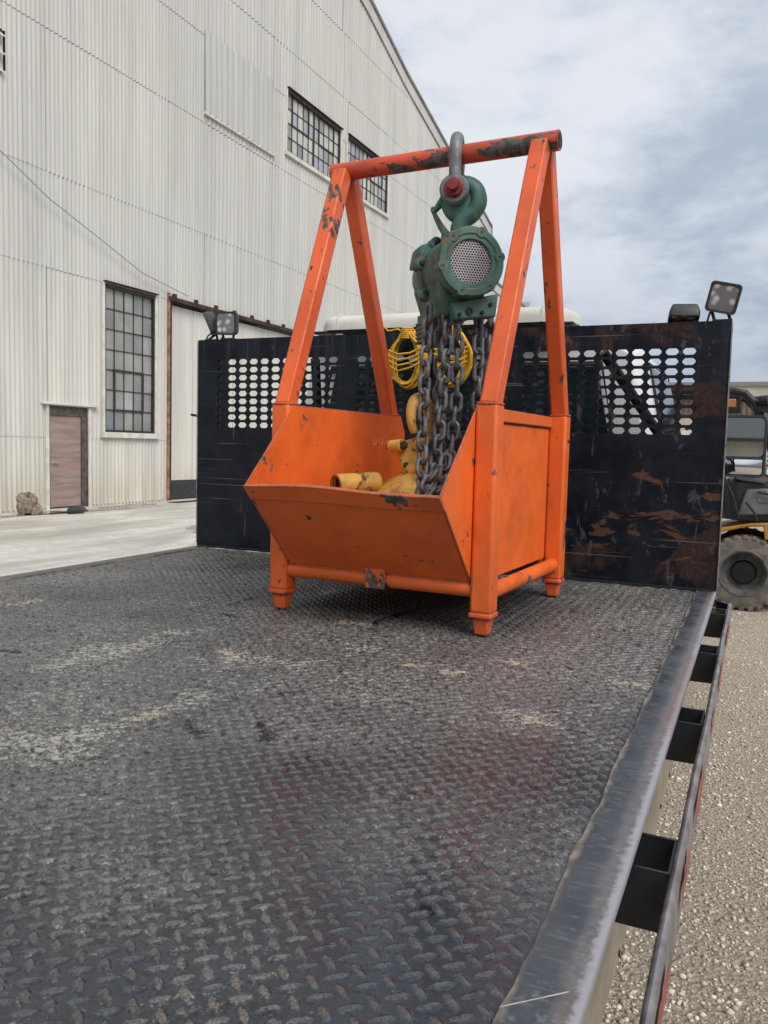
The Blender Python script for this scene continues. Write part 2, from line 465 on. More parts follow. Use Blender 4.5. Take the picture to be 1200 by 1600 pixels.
def headboard_mat():
    m, t, b = new_mat('black_headboard_paint')
    ge = t.n.new('ShaderNodeNewGeometry')
    pos = ge.outputs['Position']
    sep = t.n.new('ShaderNodeSeparateXYZ')
    t.l.new(pos, sep.inputs[0])
    x, z = sep.outputs[0], sep.outputs[2]
    n1 = t.noise(pos, 2.7, 6, 0.6, 0.6)
    n2 = t.noise(pos, 9, 6, 0.62, 0.2)
    nf = t.noise(pos, 60, 5, 0.65)
    col = t.mix(t.ramp(n2, 0.35, 0.7), (0.0035, 0.006, 0.011), (0.010, 0.014, 0.022))
    # vertical run marks below the top edge
    mp = t.node('ShaderNodeMapping')
    mp.inputs['Scale'].default_value = (34, 1, 1.4)
    t.l.new(pos, mp.inputs['Vector'])
    runs = t.math('MULTIPLY', t.ramp(t.noise(mp.outputs[0], 1.0, 4, 0.6), 0.5, 0.75), t.ramp(z, 0.55, 1.0))
    col = t.mix(t.math('MULTIPLY', runs, 0.35), col, (0.07, 0.075, 0.085))
    # rust blotches, mostly on the right-hand half where cargo has rubbed
    right = t.ramp(x, 0.1, 0.95, -0.09, 0.035)
    rz = t.ramp(t.math('ABSOLUTE', t.math('SUBTRACT', z, 0.62)), 0.05, 0.42, 0.03, 0.0)
    f = t.math('ADD', t.math('ADD', n1, right), rz)
    rust = t.ramp(t.math('ADD', f, t.math('MULTIPLY', t.math('SUBTRACT', n2, 0.5), 0.25)), 0.585, 0.665)
    rc = t.mix(t.ramp(nf, 0.35, 0.65), (0.032, 0.014, 0.010), (0.085, 0.037, 0.022))
    col = t.mix(t.math('MULTIPLY', rust, 0.5), col, rc)
    # lighter brown scrapes at the height of the load, streaked sideways
    mp2 = t.node('ShaderNodeMapping')
    mp2.inputs['Scale'].default_value = (4.5, 1, 13)
    t.l.new(pos, mp2.inputs['Vector'])
    s1 = t.noise(mp2.outputs[0], 1.0, 6, 0.6, 0.4)
    band = t.ramp(t.math('ABSOLUTE', t.math('SUBTRACT', z, 0.27)), 0.03, 0.3, 0.06, -0.09)
    sx = t.ramp(x, -1.0, 0.7, -0.075, 0.03)
    scrape = t.ramp(t.math('ADD', t.math('ADD', s1, band), sx), 0.655, 0.675)
    col = t.mix(t.math('MULTIPLY', scrape, 0.6), col, (0.13, 0.062, 0.035))
    # long thin scratches in the paint
    mp3 = t.node('ShaderNodeMapping')
    mp3.inputs['Scale'].default_value = (1.3, 1, 95)
    mp3.inputs['Rotation'].default_value = (0, 0.03, 0)
    t.l.new(pos, mp3.inputs['Vector'])
    s2 = t.noise(mp3.outputs[0], 1.2, 4, 0.6, 0.2)
    col = t.mix(t.math('MULTIPLY', t.ramp(s2, 0.63, 0.70), 0.6), col, (0.15, 0.13, 0.12))
    mp4 = t.node('ShaderNodeMapping')
    mp4.inputs['Scale'].default_value = (60, 1, 5)
    mp4.inputs['Rotation'].default_value = (0, 0.5, 0)
    t.l.new(pos, mp4.inputs['Vector'])
    s3 = t.noise(mp4.outputs[0], 1.0, 4, 0.6, 0.5)
    col = t.mix(t.math('MULTIPLY', t.ramp(s3, 0.66, 0.72), 0.42), col, (0.14, 0.13, 0.13))
    mp5 = t.node('ShaderNodeMapping')
    mp5.inputs['Scale'].default_value = (16, 1, 7)
    mp5.inputs['Location'].default_value = (4, 2, 9)
    t.l.new(pos, mp5.inputs['Vector'])
    s5 = t.noise(mp5.outputs[0], 1.0, 8, 0.72, 0.5)
    sc5 = t.ramp(t.math('ADD', s5, t.math('MULTIPLY', t.ramp(x, -1.2, 1.0), 0.05)), 0.63, 0.66)
    col = t.mix(t.math('MULTIPLY', sc5, 0.5), col, t.mix(nf, (0.05, 0.03, 0.025), (0.15, 0.14, 0.14)))
    t.set(b, 'Base Color', col)
    r = t.math('ADD', t.ramp(n2, 0.3, 0.7, 0.30, 0.44), t.math('MULTIPLY', rust, 0.28))
    t.set(b, 'Roughness', r)
    b.inputs['Specular IOR Level'].default_value = 0.22
    bump(t, b, t.math('ADD', t.math('MULTIPLY', n2, 1.0), t.math('MULTIPLY', nf, t.math('ADD', t.math('MULTIPLY', rust, 0.6), 0.08))), 0.35, 0.003)
    return m


MT['headboard'] = headboard_mat()


def cladding(name, base, warm, seed=0):
    m, t, b = new_mat(name)
    ge = t.n.new('ShaderNodeNewGeometry')
    pos = ge.outputs['Position']
    sep = t.n.new('ShaderNodeSeparateXYZ')
    t.l.new(pos, sep.inputs[0])
    z = sep.outputs[2]
    mp = t.node('ShaderNodeMapping')
    mp.inputs['Scale'].default_value = (1, 1.6, 0.09)
    mp.inputs['Location'].default_value = (seed, 0, seed)
    t.l.new(pos, mp.inputs['Vector'])
    s1 = t.noise(mp.outputs[0], 1.0, 6, 0.6)
    mp2 = t.node('ShaderNodeMapping')
    mp2.inputs['Scale'].default_value = (1, 9, 0.35)
    t.l.new(pos, mp2.inputs['Vector'])
    s2 = t.noise(mp2.outputs[0], 1.0, 5, 0.65)
    big = t.noise(pos, 0.22, 4, 0.5)
    fine = t.noise(pos, 12, 5, 0.65)
    low = t.ramp(z, 5.0, -1.0)
    col = t.mix(t.math('MULTIPLY', low, 0.9), base, warm)
    col = t.mix(t.ramp(s1, 0.35, 0.7, 0, 0.5), col, tuple(c * 0.70 for c in base))
    col = t.mix(t.ramp(s2, 0.42, 0.75, 0, 0.38), col, tuple(c * 0.60 for c in base))
    col = t.mix(t.ramp(big, 0.4, 0.7, 0, 0.2), col, tuple(c * 0.7 for c in base))
    mp3 = t.node('ShaderNodeMapping')
    mp3.inputs['Scale'].default_value = (1, 2.6, 0.13)
    mp3.inputs['Location'].default_value = (3.3 + seed, 5.1, 1.7)
    t.l.new(pos, mp3.inputs['Vector'])
    ru = t.noise(mp3.outputs[0], 1.0, 6, 0.7)
    col = t.mix(t.ramp(ru, 0.60, 0.76, 0, 0.42), col, (0.42, 0.32, 0.17))
    foot = t.math('MULTIPLY', t.ramp(z, 0.2, -1.1), t.ramp(s2, 0.3, 0.65))
    col = t.mix(t.math('MULTIPLY', foot, 0.5), col, (0.42, 0.34, 0.19))
    col = t.mix(t.ramp(fine, 0.62, 0.8, 0, 0.3), col, (0.3, 0.28, 0.24))
    t.set(b, 'Base Color', col)
    b.inputs['Roughness'].default_value = 0.6
    bump(t, b, fine, 0.15, 0.01)
    return m


MT['clad'] = cladding('white_corrugated_sheet', (0.555, 0.552, 0.528), (0.67, 0.65, 0.58))
MT['clad2'] = cladding('patched_corrugated_sheet', (0.49, 0.49, 0.47), (0.47, 0.47, 0.44), 4)
MT['board'] = cladding('painted_boards', (0.62, 0.61, 0.57), (0.68, 0.66, 0.59), 9)


def door_mat():
    m, t, b = new_mat('weathered_plywood')
    v = t.coords(scale=(1, 0.7, 7))
    n = t.noise(v, 1.4, 6, 0.65, 0.3)
    v2 = t.coords(scale=(1, 0.5, 3.0))
    n2 = t.noise(v2, 1.5, 4)
    col = t.mix(t.ramp(n, 0.35, 0.65), (0.24, 0.165, 0.15), (0.335, 0.24, 0.22))
    col = t.mix(t.ramp(n2, 0.55, 0.75, 0, 0.5), col, (0.42, 0.22, 0.17))
    t.set(b, 'Base Color', col)
    b.inputs['Roughness'].default_value = 0.75
    bump(t, b, n, 0.3, 0.01)
    return m


MT['door'] = door_mat()
MT['door_wood'] = simple('dark_weathered_wood', (0.085, 0.07, 0.06), 0.8, 0, 0.5, 6, 0.3, 30)


def ground_mat():
    m, t, b = new_mat('gravel_ground')
    ge = t.n.new('ShaderNodeNewGeometry')
    pos = ge.outputs['Position']
    nb = t.noise(pos, 0.5, 5, 0.6)
    nm = t.noise(pos, 5, 6, 0.7)
    nf = t.noise(pos, 70, 6, 0.75)
    vo = t.node('ShaderNodeTexVoronoi', ins={'Scale': 60.0})
    t.l.new(pos, vo.inputs['Vector'])
    col = t.mix(t.ramp(nf, 0.3, 0.7), (0.26, 0.21, 0.15), (0.74, 0.64, 0.52))
    col = t.mix(t.ramp(nb, 0.35, 0.65, 0, 0.35), col, (0.60, 0.53, 0.44))
    col = t.mix(t.ramp(nm, 0.5, 0.75, 0, 0.35), col, (0.34, 0.29, 0.23))
    t.set(b, 'Base Color', col)
    b.inputs['Roughness'].default_value = 0.95
    h = t.math('ADD', t.math('MULTIPLY', nf, 0.7), t.math('ADD', t.math('MULTIPLY', nm, 1.2), t.math('MULTIPLY', vo.outputs['Distance'], 0.7)))
    bump(t, b, h, 1.0, 0.035)
    return m


MT['gravel'] = ground_mat()


def stone_mat():
    m, t, b = new_mat('gravel_stones')
    a = t.attr('tone')
    col = t.mix(a, (0.30, 0.24, 0.18), (0.82, 0.74, 0.63))
    t.set(b, 'Base Color', col)
    b.inputs['Roughness'].default_value = 0.9
    return m


MT['stone'] = stone_mat()


def yard_mat():
    m, t, b = new_mat('pale_yard_concrete')
    ge = t.n.new('ShaderNodeNewGeometry')
    pos = ge.outputs['Position']
    mp = t.node('ShaderNodeMapping')
    mp.inputs['Scale'].default_value = (1.3, 0.35, 1)
    t.l.new(pos, mp.inputs['Vector'])
    n1 = t.noise(mp.outputs[0], 1.0, 7, 0.65, 0.4)
    n2 = t.noise(pos, 6, 6, 0.7)
    nf = t.noise(pos, 45, 5, 0.7)
    col = t.mix(t.ramp(n1, 0.3, 0.7), (0.38, 0.36, 0.32), (0.64, 0.615, 0.565))
    col = t.mix(t.ramp(n2, 0.45, 0.7, 0, 0.6), col, (0.36, 0.34, 0.30))
    col = t.mix(t.ramp(nf, 0.55, 0.75, 0, 0.45), col, (0.26, 0.24, 0.21))
    d = t.ramp(t.noise(mp.outputs[0], 0.55, 4, 0.5), 0.60, 0.64)
    col = t.mix(t.math('MULTIPLY', d, 0.35), col, (0.30, 0.28, 0.23))
    t.set(b, 'Base Color', col)
    b.inputs['Roughness'].default_value = 0.9
    bump(t, b, t.math('ADD', n2, t.math('MULTIPLY', nf, 0.6)), 0.5, 0.02)
    return m


MT['yard'] = yard_mat()


def puddle_mat():
    m, t, b = new_mat('puddle_water')
    b.inputs['Base Color'].default_value = (0.05, 0.042, 0.034, 1)
    b.inputs['Roughness'].default_value = 0.05
    return m


MT['puddle'] = puddle_mat()


def grille_mat():
    m, t, b = new_mat('perforated_grille')
    tc = t.n.new('ShaderNodeTexCoord')
    sep = t.n.new('ShaderNodeSeparateXYZ')
    t.l.new(tc.outputs['Object'], sep.inputs[0])
    k = 2 * pi / 0.0078
    y = t.math('MULTIPLY', sep.outputs[1], k)
    z = t.math('MULTIPLY', sep.outputs[2], k)
    a1 = t.math('SINE', z)
    a2 = t.math('SINE', t.math('ADD', t.math('MULTIPLY', y, 0.866), t.math('MULTIPLY', z, 0.5)))
    a3 = t.math('SINE', t.math('SUBTRACT', t.math('MULTIPLY', y, 0.866), t.math('MULTIPLY', z, 0.5)))
    s = t.math('MULTIPLY', t.math('MULTIPLY', a1, a2), a3)
    s2 = t.math('ADD', t.math('ADD', t.math('COSINE', z), t.math('COSINE', t.math('ADD', t.math('MULTIPLY', y, 0.866), t.math('MULTIPLY', z, 0.5)))),
                t.math('COSINE', t.math('SUBTRACT', t.math('MULTIPLY', y, 0.866), t.math('MULTIPLY', z, 0.5))))
    mask = t.ramp(s2, -0.75, -0.25)
    n = t.noise(t.coords(), 40, 3)
    t.set(b, 'Base Color', t.mix(mask, t.mix(n, (0.28, 0.26, 0.27), (0.52, 0.485, 0.50)), (0.01, 0.012, 0.012)))
    b.inputs['Roughness'].default_value = 0.45
    b.inputs['Metallic'].default_value = 0.3
    return m


MT['grille'] = grille_mat()


# ------------------------------------------------------------------ mesh builder
class B:
    def __init__(s):
        s.v = []
        s.f = []
        s.m = []

    def add(s, vs, fs, mi=0):
        k = len(s.v)
        s.v += [tuple(v) for v in vs]
        s.f += [tuple(i + k for i in f) for f in fs]
        s.m += [mi] * len(fs)

    def box(s, x0, x1, y0, y1, z0, z1, mi=0, mat=None):
        vs = [Vector((x, y, z)) for z in (z0, z1) for y in (y0, y1) for x in (x0, x1)]
        if mat:
            vs = [mat @ v for v in vs]
        s.add(vs, [(0, 2, 3, 1), (4, 5, 7, 6), (0, 1, 5, 4), (2, 6, 7, 3), (0, 4, 6, 2), (1, 3, 7, 5)], mi)

    def hexa(s, p, mi=0):
        """8 points: bottom ring of four, top ring of four"""
        s.add(p, [(3, 2, 1, 0), (4, 5, 6, 7), (0, 1, 5, 4), (1, 2, 6, 5), (2, 3, 7, 6), (3, 0, 4, 7)], mi)

    def ring(s, c, u, w, r, n, r2=None, ph=0):
        r2 = r2 or r
        return [c + u * (r * cos(2 * pi * i / n + ph)) + w * (r2 * sin(2 * pi * i / n + ph)) for i in range(n)]

    def tube(s, pts, r, n=12, closed=False, mi=0, ph=0, up=None, radii=None, flat=1.0):
        pts = [Vector(p) for p in pts]
        k = len(pts)
        vs, fs = [], []
        prev = None
        for i, p in enumerate(pts):
            if closed:
                d = pts[(i + 1) % k] - pts[i - 1]
            else:
                d = pts[min(i + 1, k - 1)] - pts[max(i - 1, 0)]
            d.normalize()
            if prev is None:
                a = Vector(up) if up else (Vector((0, 0, 1)) if abs(d.z) < 0.9 else Vector((1, 0, 0)))
            else:
                a = prev
            u = (a - d * a.dot(d)).normalized()
            prev = u
            w = d.cross(u)
            rr = radii[i] if radii else r
            vs += s.ring(p, u, w, rr, n, rr * flat, ph)
        for i in range(k - (0 if closed else 1)):
            j = (i + 1) % k
            for q in range(n):
                q2 = (q + 1) % n
                fs.append((i * n + q, i * n + q2, j * n + q2, j * n + q))
        if not closed:
            fs.append(tuple(range(n - 1, -1, -1)))
            fs.append(tuple((k - 1) * n + q for q in range(n)))
        s.add(vs, fs, mi)

    def lathe(s, prof, o, axis, n=32, mi=0, up=(0, 0, 1), cap=True):
        """prof: (distance along axis, radius)"""
        o = Vector(o)
        axis = Vector(axis).normalized()
        a = Vector(up)
        if abs(a.dot(axis)) > 0.95:
            a = Vector((1, 0, 0))
        u = (a - axis * a.dot(axis)).normalized()
        w = axis.cross(u)
        vs, fs = [], []
        for d, r in prof:
            vs += s.ring(o + axis * d, u, w, max(r, 1e-5), n)
        for i in range(len(prof) - 1):
            for q in range(n):
                q2 = (q + 1) % n
                fs.append((i * n + q, i * n + q2, (i + 1) * n + q2, (i + 1) * n + q))
        if cap:
            fs.append(tuple(range(n - 1, -1, -1)))
            fs.append(tuple((len(prof) - 1) * n + q for q in range(n)))
        s.add(vs, fs, mi)

    def prism(s, poly, d, mi=0):
        """poly: 3D points, d: extrusion vector"""
        poly = [Vector(p) for p in poly]
        d = Vector(d)
        k = len(poly)
        s.add(poly + [p + d for p in poly], [tuple(range(k - 1, -1, -1)), tuple(range(k, 2 * k))] +
              [(i, (i + 1) % k, k + (i + 1) % k, k + i) for i in range(k)], mi)

    def hexbolt(s, c, axis, r=0.008, h=0.006, mi=0):
        s.lathe([(0, r), (h, r)], c, axis, 6, mi)
        s.lathe([(h, r * 0.55), (h + h * 0.6, r * 0.5)], c, axis, 8, mi)

    def build(s, name, mats, parent=None, bev=0.0, segs=2, smooth=True, angle=35, fix=True, loc=None):
        me = bpy.data.meshes.new(name)
        me.from_pydata(s.v, [], s.f)
        if not isinstance(mats, (list, tuple)):
            mats = [mats]
        for m in mats:
            me.materials.append(m)
        if len(mats) > 1:
            me.polygons.foreach_set('material_index', s.m)
        if fix:
            bm = bmesh.new()
            bm.from_mesh(me)
            bmesh.ops.recalc_face_normals(bm, faces=bm.faces)
            bm.to_mesh(me)
            bm.free()
        if smooth:
            me.polygons.foreach_set('use_smooth', [True] * len(me.polygons))
            me.set_sharp_from_angle(angle=radians(angle))
        me.update()
        o = bpy.data.objects.new(name, me)
        COL.objects.link(o)
        if parent:
            o.parent = parent
        if bev:
            md = o.modifiers.new('bevel', 'BEVEL')
            md.width = bev
            md.segments = segs
            md.limit_method = 'ANGLE'
            md.angle_limit = radians(35)
            md.harden_normals = False
        return o


def root(name, label, cat, loc=(0, 0, 0), rz=0.0, group=None):
    o = bpy.data.objects.new(name, None)
    o.empty_display_size = 0.2
    COL.objects.link(o)
    o.location = loc
    o.rotation_euler = (0, 0, rz)
    o['label'] = label
    o['category'] = cat
    if group:
        o['group'] = group
    return o


class W(B):
    """a builder whose coordinates are world ones; the parent is an unrotated empty"""
    def build(s, name, mats, parent=None, **kw):
        if parent is not None:
            r = parent
            off = Vector((0, 0, 0))
            while r is not None:
                off += Vector(r.location)
                r = r.parent
            s.v = [(v[0] - off.x, v[1] - off.y, v[2] - off.z) for v in s.v]
        return B.build(s, name, mats, parent, **kw)


GZ = -1.1      # ground level; the truck deck is z = 0

# ================================================================== SETTING
def build_ground():
    b = B()
    n = 60
    # near patch is finer, the outer ring reaches the horizon
    b.add([(-900, -900, GZ), (900, -900, GZ), (900, 900, GZ), (-900, 900, GZ)], [(0, 1, 2, 3)])
    o = b.build('ground', MT['gravel'], smooth=False)
    o['kind'] = 'structure'
    b = B()
    b.add([(-13.6, -60, GZ + .004), (-2.3, -60, GZ + .004), (-2.3, 75, GZ + .004), (-13.6, 75, GZ + .004)], [(0, 1, 2, 3)])
    o = b.build('yard_pavement', MT['yard'], smooth=False)
    o['kind'] = 'structure'
    # puddles lying along the wall
    b = B()
    r = random.Random(3)
    for cx, cy, lx, ly in ((-12.62, 9.3, .28, 1.5), (-12.45, 11.0, .22, 1.2), (-12.9, 12.6, .2, 1.0), (-12.75, 15.6, .3, 1.6), (-12.9, 7.0, .25, 1.2), (-8.0, 9.6, .5, .9)):
        k = 40
        pts = []
        for i in range(k):
            a = 2 * pi * i / k
            f = 1 + .25 * sin(3 * a + cx) + .18 * sin(5 * a + cy * 2) + .1 * r.uniform(-1, 1)
            pts.append((cx + lx * f * cos(a), cy + ly * f * sin(a), GZ + .009))
        b.add(pts, [tuple(range(k))])
    o = b.build('puddle_water', MT['puddle'], smooth=False, fix=False)
    o['kind'] = 'structure'


build_ground()


def gravel_stones():
    """loose stones on the ground beside the truck: one mesh of small faceted pebbles"""
    n = 60000
    u = rng.random(n)
    y = -3.0 + 14.0 * u ** 1.5
    x = 1.02 + (1.5 + 0.10 * (y + 3)) * rng.random(n)
    sz = np.exp(rng.normal(-5.45, 0.48, n))
    sz = np.clip(sz, 0.0020, 0.013)
    ico = bmesh.new()
    bmesh.ops.create_icosphere(ico, subdivisions=1, radius=1)
    bv = np.array([v.co[:] for v in ico.verts])
    bf = np.array([[v.index for v in f.verts] for f in ico.faces])
    ico.free()
    k, fk = len(bv), len(bf)
    ang = rng.random(n) * 2 * pi
    sc = np.stack([rng.uniform(.7, 1.3, n), rng.uniform(.6, 1.1, n), rng.uniform(.4, .8, n)], 1) * sz[:, None]
    P = bv[None] * sc[:, None, :] * rng.uniform(.8, 1.2, (n, k, 1))
    c, s_ = np.cos(ang)[:, None], np.sin(ang)[:, None]
    X = P[..., 0] * c - P[..., 1] * s_ + x[:, None]
    Y = P[..., 0] * s_ + P[..., 1] * c + y[:, None]
    Z = P[..., 2] + GZ + sz[:, None] * .25
    V = np.stack([X, Y, Z], -1).reshape(-1, 3)
    F = (bf[None] + (np.arange(n) * k)[:, None, None]).reshape(-1, 3)
    me = bpy.data.meshes.new('gravel')
    me.vertices.add(len(V))
    me.vertices.foreach_set('co', V.ravel())
    me.loops.add(F.size)
    me.loops.foreach_set('vertex_index', F.ravel().astype(np.int32))
    me.polygons.add(len(F))
    me.polygons.foreach_set('loop_start', (np.arange(len(F)) * 3).astype(np.int32))
    me.update(calc_edges=True)
    at = me.attributes.new('tone', 'FLOAT', 'POINT')
    at.data.foreach_set('value', np.repeat(np.clip(rng.normal(.45, .24, n), 0, 1), k))
    me.materials.append(MT['stone'])
    o = bpy.data.objects.new('gravel_stones', me)
    COL.objects.link(o)
    o['kind'] = 'stuff'
    o['label'] = 'loose tan gravel stones scattered on the ground beside the truck'
    o['category'] = 'gravel'


gravel_stones()

# ================================================================== WAREHOUSE
WX = -13.35
YA, YB = -34.0, 52.0


def rake(y):
    pts = [(-34, 6.0), (14, 20.9), (26.2, 17.66), (29.86, 16.43), (34.92, 15.12), (42.55, 13.15), (42.62, 10.35), (52.3, 9.80)]
    for (a, za), (b_, zb) in zip(pts, pts[1:]):
        if y <= b_:
            return za + (zb - za) * (y - a) / (b_ - a)
    return pts[-1][1]


OPEN = [(10.42, 11.62, GZ, 1.27), (12.17, 14.0, 0.72, 4.31), (14.56, 21.4, GZ, 4.33),
        (20.42, 24.16, 10.12, 12.08), (24.72, 28.38, 10.16, 12.10), (6.9, 9.36, 8.1, 8.9), (-16.0, -2.0, 4.3, 9.5)]
PATCH = (16.12, 19.56, 9.80, 11.92)


def corrugated():
    wh = root('warehouse', 'huge white corrugated metal warehouse with a low gable and grid windows', 'warehouse', (WX - 10, 10, GZ))
    b = W()
    levels = [GZ, 0.55, 4.33, 6.42, 9.47, 11.82, 13.35, 15.6, 17.9, 21.0]
    rects = OPEN + [PATCH]
    ys = sorted({YA, YB, 16.1} | {r[0] for r in rects} | {r[1] for r in rects} | {-16.0, -2.0, 2.0, 8.0, 20.42, 24.4, 28.4, 34.0, 43.0})
    rr = random.Random(5)

    def panel(b, y0, y1, z0, z1, zc0, zc1, pitch, amp, kick=.009, ph=0):
        n = max(2, int(round((y1 - y0) / pitch * 6)))
        vs, fs = [], []
        prev = None
        for i in range(n + 1):
            y = y0 + (y1 - y0) * i / n
            zt = min(z1, rake(y))
            if zt <= z0 + .02:
                prev = None
                continue
            a = amp * cos(2 * pi * y / pitch + ph)
            a = amp * (1 if a > 0 else -1) * (abs(a) / amp) ** .7
            k = len(vs)

            def off(z):
                return kick * (1 - (z - zc0) / (zc1 - zc0))
            vs.append((WX + a + off(z0), y, z0))
            vs.append((WX + a + off(zt), y, zt))
            if prev is not None:
                fs.append((prev, k, k + 1, prev + 1))
            prev = k
        b.add(vs, fs)

    for y0, y1 in zip(ys, ys[1:]):
        for z0, z1 in zip(levels, levels[1:]):
            ym = (y0 + y1) / 2
            if rake(y0) < z0 and rake(y1) < z0:
                continue
            iv = [(z0, z1)]
            for r in rects:
                if r[0] <= ym <= r[1]:
                    nv = []
                    for a, c in iv:
                        if r[3] <= a or r[2] >= c:
                            nv.append((a, c))
                        else:
                            if r[2] > a:
                                nv.append((a, r[2]))
                            if r[3] < c:
                                nv.append((r[3], c))
                    iv = nv
            pitch = .125 if ym < 16.1 else .19
            for a, c in iv:
                if c - a > .01:
                    panel(b, y0, y1, a, c, z0, z1, pitch, .016 if ym < 16.1 else .019, ph=rr.uniform(-.6, .6))
    b.build('wall', MT['clad'], wh, smooth=True, angle=60)
    b = W()
    panel(b, PATCH[0] - .06, PATCH[1] + .06, PATCH[2] - .06, PATCH[3] + .05, PATCH[2], PATCH[3], .27, .032, .03)
    b.v = [(v[0] + .045, v[1], v[2]) for v in b.v]
    b.build('patch_panel', MT['clad2'], wh, angle=60)
    # sill trim under the patch, corner trims
    b = W()
    b.box(WX + .01, WX + .09, PATCH[0] - .1, PATCH[1] + .1, PATCH[2] - .12, PATCH[2] - .05)
    b.build('patch_sill', MT['white_trim'], wh, bev=.005)
    # roof slab and rake boards
    b = W()
    pts = [(14, 20.9), (26.2, 17.66), (29.86, 16.43), (34.92, 15.12), (42.55, 13.15), (42.62, 10.35), (52.3, 9.80)]
    prof = [(-34, 6.0)] + pts
    for (a, za), (c, zc) in zip(prof, prof[1:]):
        b.hexa([(WX - 45, a, za), (WX + .14, a, za), (WX + .14, c, zc), (WX - 45, c, zc),
                (WX - 45, a, za + .12), (WX + .14, a, za + .12), (WX + .14, c, zc + .12), (WX - 45, c, zc + .12)])
    b.build('roof', MT['asphalt_felt'], wh)
    b = W()
    for (a, za), (c, zc) in zip(prof, prof[1:]):
        b.hexa([(WX + .04, a, za - .5), (WX + .075, a, za - .5), (WX + .075, c, zc - .5), (WX + .04, c, zc - .5),
                (WX + .04, a, za - .003), (WX + .075, a, za - .003), (WX + .075, c, zc - .003), (WX + .04, c, zc - .003)])
    b.build('rake_board', MT['clad'], wh)
    b = W()
    b.box(WX - 45, WX - .02, YA - .05, YA, GZ, 6)
    b.build('side_wall', MT['clad'], wh)
    b = W()
    b.box(WX - 45, WX - .02, YB, YB + .05, GZ, 10.6)
    b.build('side_wall', MT['clad'], wh)
    # ---- door
    b = W()
    b.box(WX - .10, WX - .03, 10.472, 11.438, GZ + .04, 1.045)
    dl = b.build('door', MT['door'], wh, bev=.004)
    b = W()
    b.lathe([(0, .035), (.012, .035), (.014, .012), (.05, .012)], (WX - .03, 10.58, -.02), (1, 0, 0), 16)
    b.tube([(WX + .015, 10.58, -.02), (WX + .018, 10.67, -.022), (WX + .018, 10.72, -.025)], .012, 8)
    b.build('handle', MT['silver'], dl)
    b = W()
    b.box(WX - .12, WX + .01, 10.42, 10.47, GZ + .002, 1.05)
    b.box(WX - .12, WX + .01, 11.44, 11.62, GZ + .002, 1.05)
    b.box(WX - .12, WX + .00, 10.42, 11.62, 1.053, 1.27)
    b.build('door_frame', MT['door_wood'], wh, bev=.004)
    b = W()
    b.box(WX + .022, WX + .05, 10.33, 10.42, GZ, 1.29)
    b.box(WX + .022, WX + .05, 11.62, 11.71, GZ, 1.29)
    b.box(WX + .012, WX + .12, 10.2, 11.9, 1.293, 1.35)
    b.build('door_trim', MT['white_trim'], wh, bev=.004)
    # ---- windows
    def window(y0, y1, z0, z1, nc, nr, groups, panes, vents, heavy=None, seed=1):
        r = random.Random(seed)
        f = W()
        t_ = .055
        f.box(WX - .09, WX + .02, y0, y0 + t_, z0, z1)
        f.box(WX - .09, WX + .02, y1 - t_, y1, z0, z1)
        f.box(WX - .09, WX + .05, y0 + t_, y1 - t_, z1 - t_ * 1.5, z1)
        f.box(WX - .09, WX + .03, y0 + t_, y1 - t_, z0, z0 + t_)
        ya, yb, za, zb = y0 + t_, y1 - t_, z0 + t_, z1 - t_ * 1.5
        for i in range(1, nc):
            y = ya + (yb - ya) * i / nc
            w = .0095 if not (heavy and i in heavy) else .05
            f.box(WX - .07, WX - .03, y - w, y + w, za, zb)
        for j in range(1, nr):
            z = za + (zb - za) * j / nr
            f.box(WX - .069, WX - .031, ya, yb, z - .0095, z + .0095)
        fo = f.build('window', MT['mullion'], wh)
        for (c0, c1, r0, r1) in vents:
            s_ = W()
            q0, q1 = ya + (yb - ya) * c0 / nc, ya + (yb - ya) * c1 / nc
            p0, p1 = za + (zb - za) * r0 / nr, za + (zb - za) * r1 / nr
            for bx in ((q0 - .028, q0 + .028, p0 - .028, p1 + .028), (q1 - .028, q1 + .028, p0 - .028, p1 + .028)):
                s_.box(WX - .075, WX - .02, *bx)
            for bx in ((q0 + .03, q1 - .03, p0 - .026, p0 + .026), (q0 + .03, q1 - .03, p1 - .026, p1 + .026)):
                s_.box(WX - .074, WX - .021, *bx)
            s_.build('sash', MT['mullion'], fo)
        p = W()
        for i in range(nc):
            for j in range(nr):
                mi = r.choice(groups)
                if (i, j) in panes:
                    mi = panes[(i, j)]
                a0, a1 = ya + (yb - ya) * i / nc, ya + (yb - ya) * (i + 1) / nc
                c0, c1 = za + (zb - za) * j / nr, za + (zb - za) * (j + 1) / nr
                tl = r.uniform(-.006, .006)
                p.add([(WX - .055, a0, c0), (WX - .055 + tl, a1, c0), (WX - .055 + tl, a1, c1), (WX - .055, a0, c1)], [(0, 1, 2, 3)], mi)
        p.build('pane', [MT['pane_a'], MT['pane_b'], MT['pane_c'], MT['pane_w'], MT['pane_l']], fo, smooth=False)
        tr = W()
        e = .08
        tr.box(WX + .012, WX + .05, y0 - e, y0, z0 - .002, z1 + .03)
        tr.box(WX + .012, WX + .05, y1, y1 + e, z0 - .002, z1 + .03)
        tr.box(WX + .012, WX + .10, y0 - e - .05, y1 + e + .05, z0 - e - .06, z0 - .005)
        tr.build('window_trim', MT['white_trim'], fo, bev=.005)
        l = W()
        l.box(WX + .015, WX + .13, y0 - e * .6, y1 + e * .6, z1 + .033, z1 + .06)
        l.build('lintel', MT['dark_rust'], fo)
    window(12.17, 14.0, 0.72, 4.31, 5, 7, [0, 0, 0, 1], {(2, 1): 4, (0, 0): 2, (1, 4): 0}, [(1, 4, 1, 3)], seed=2)
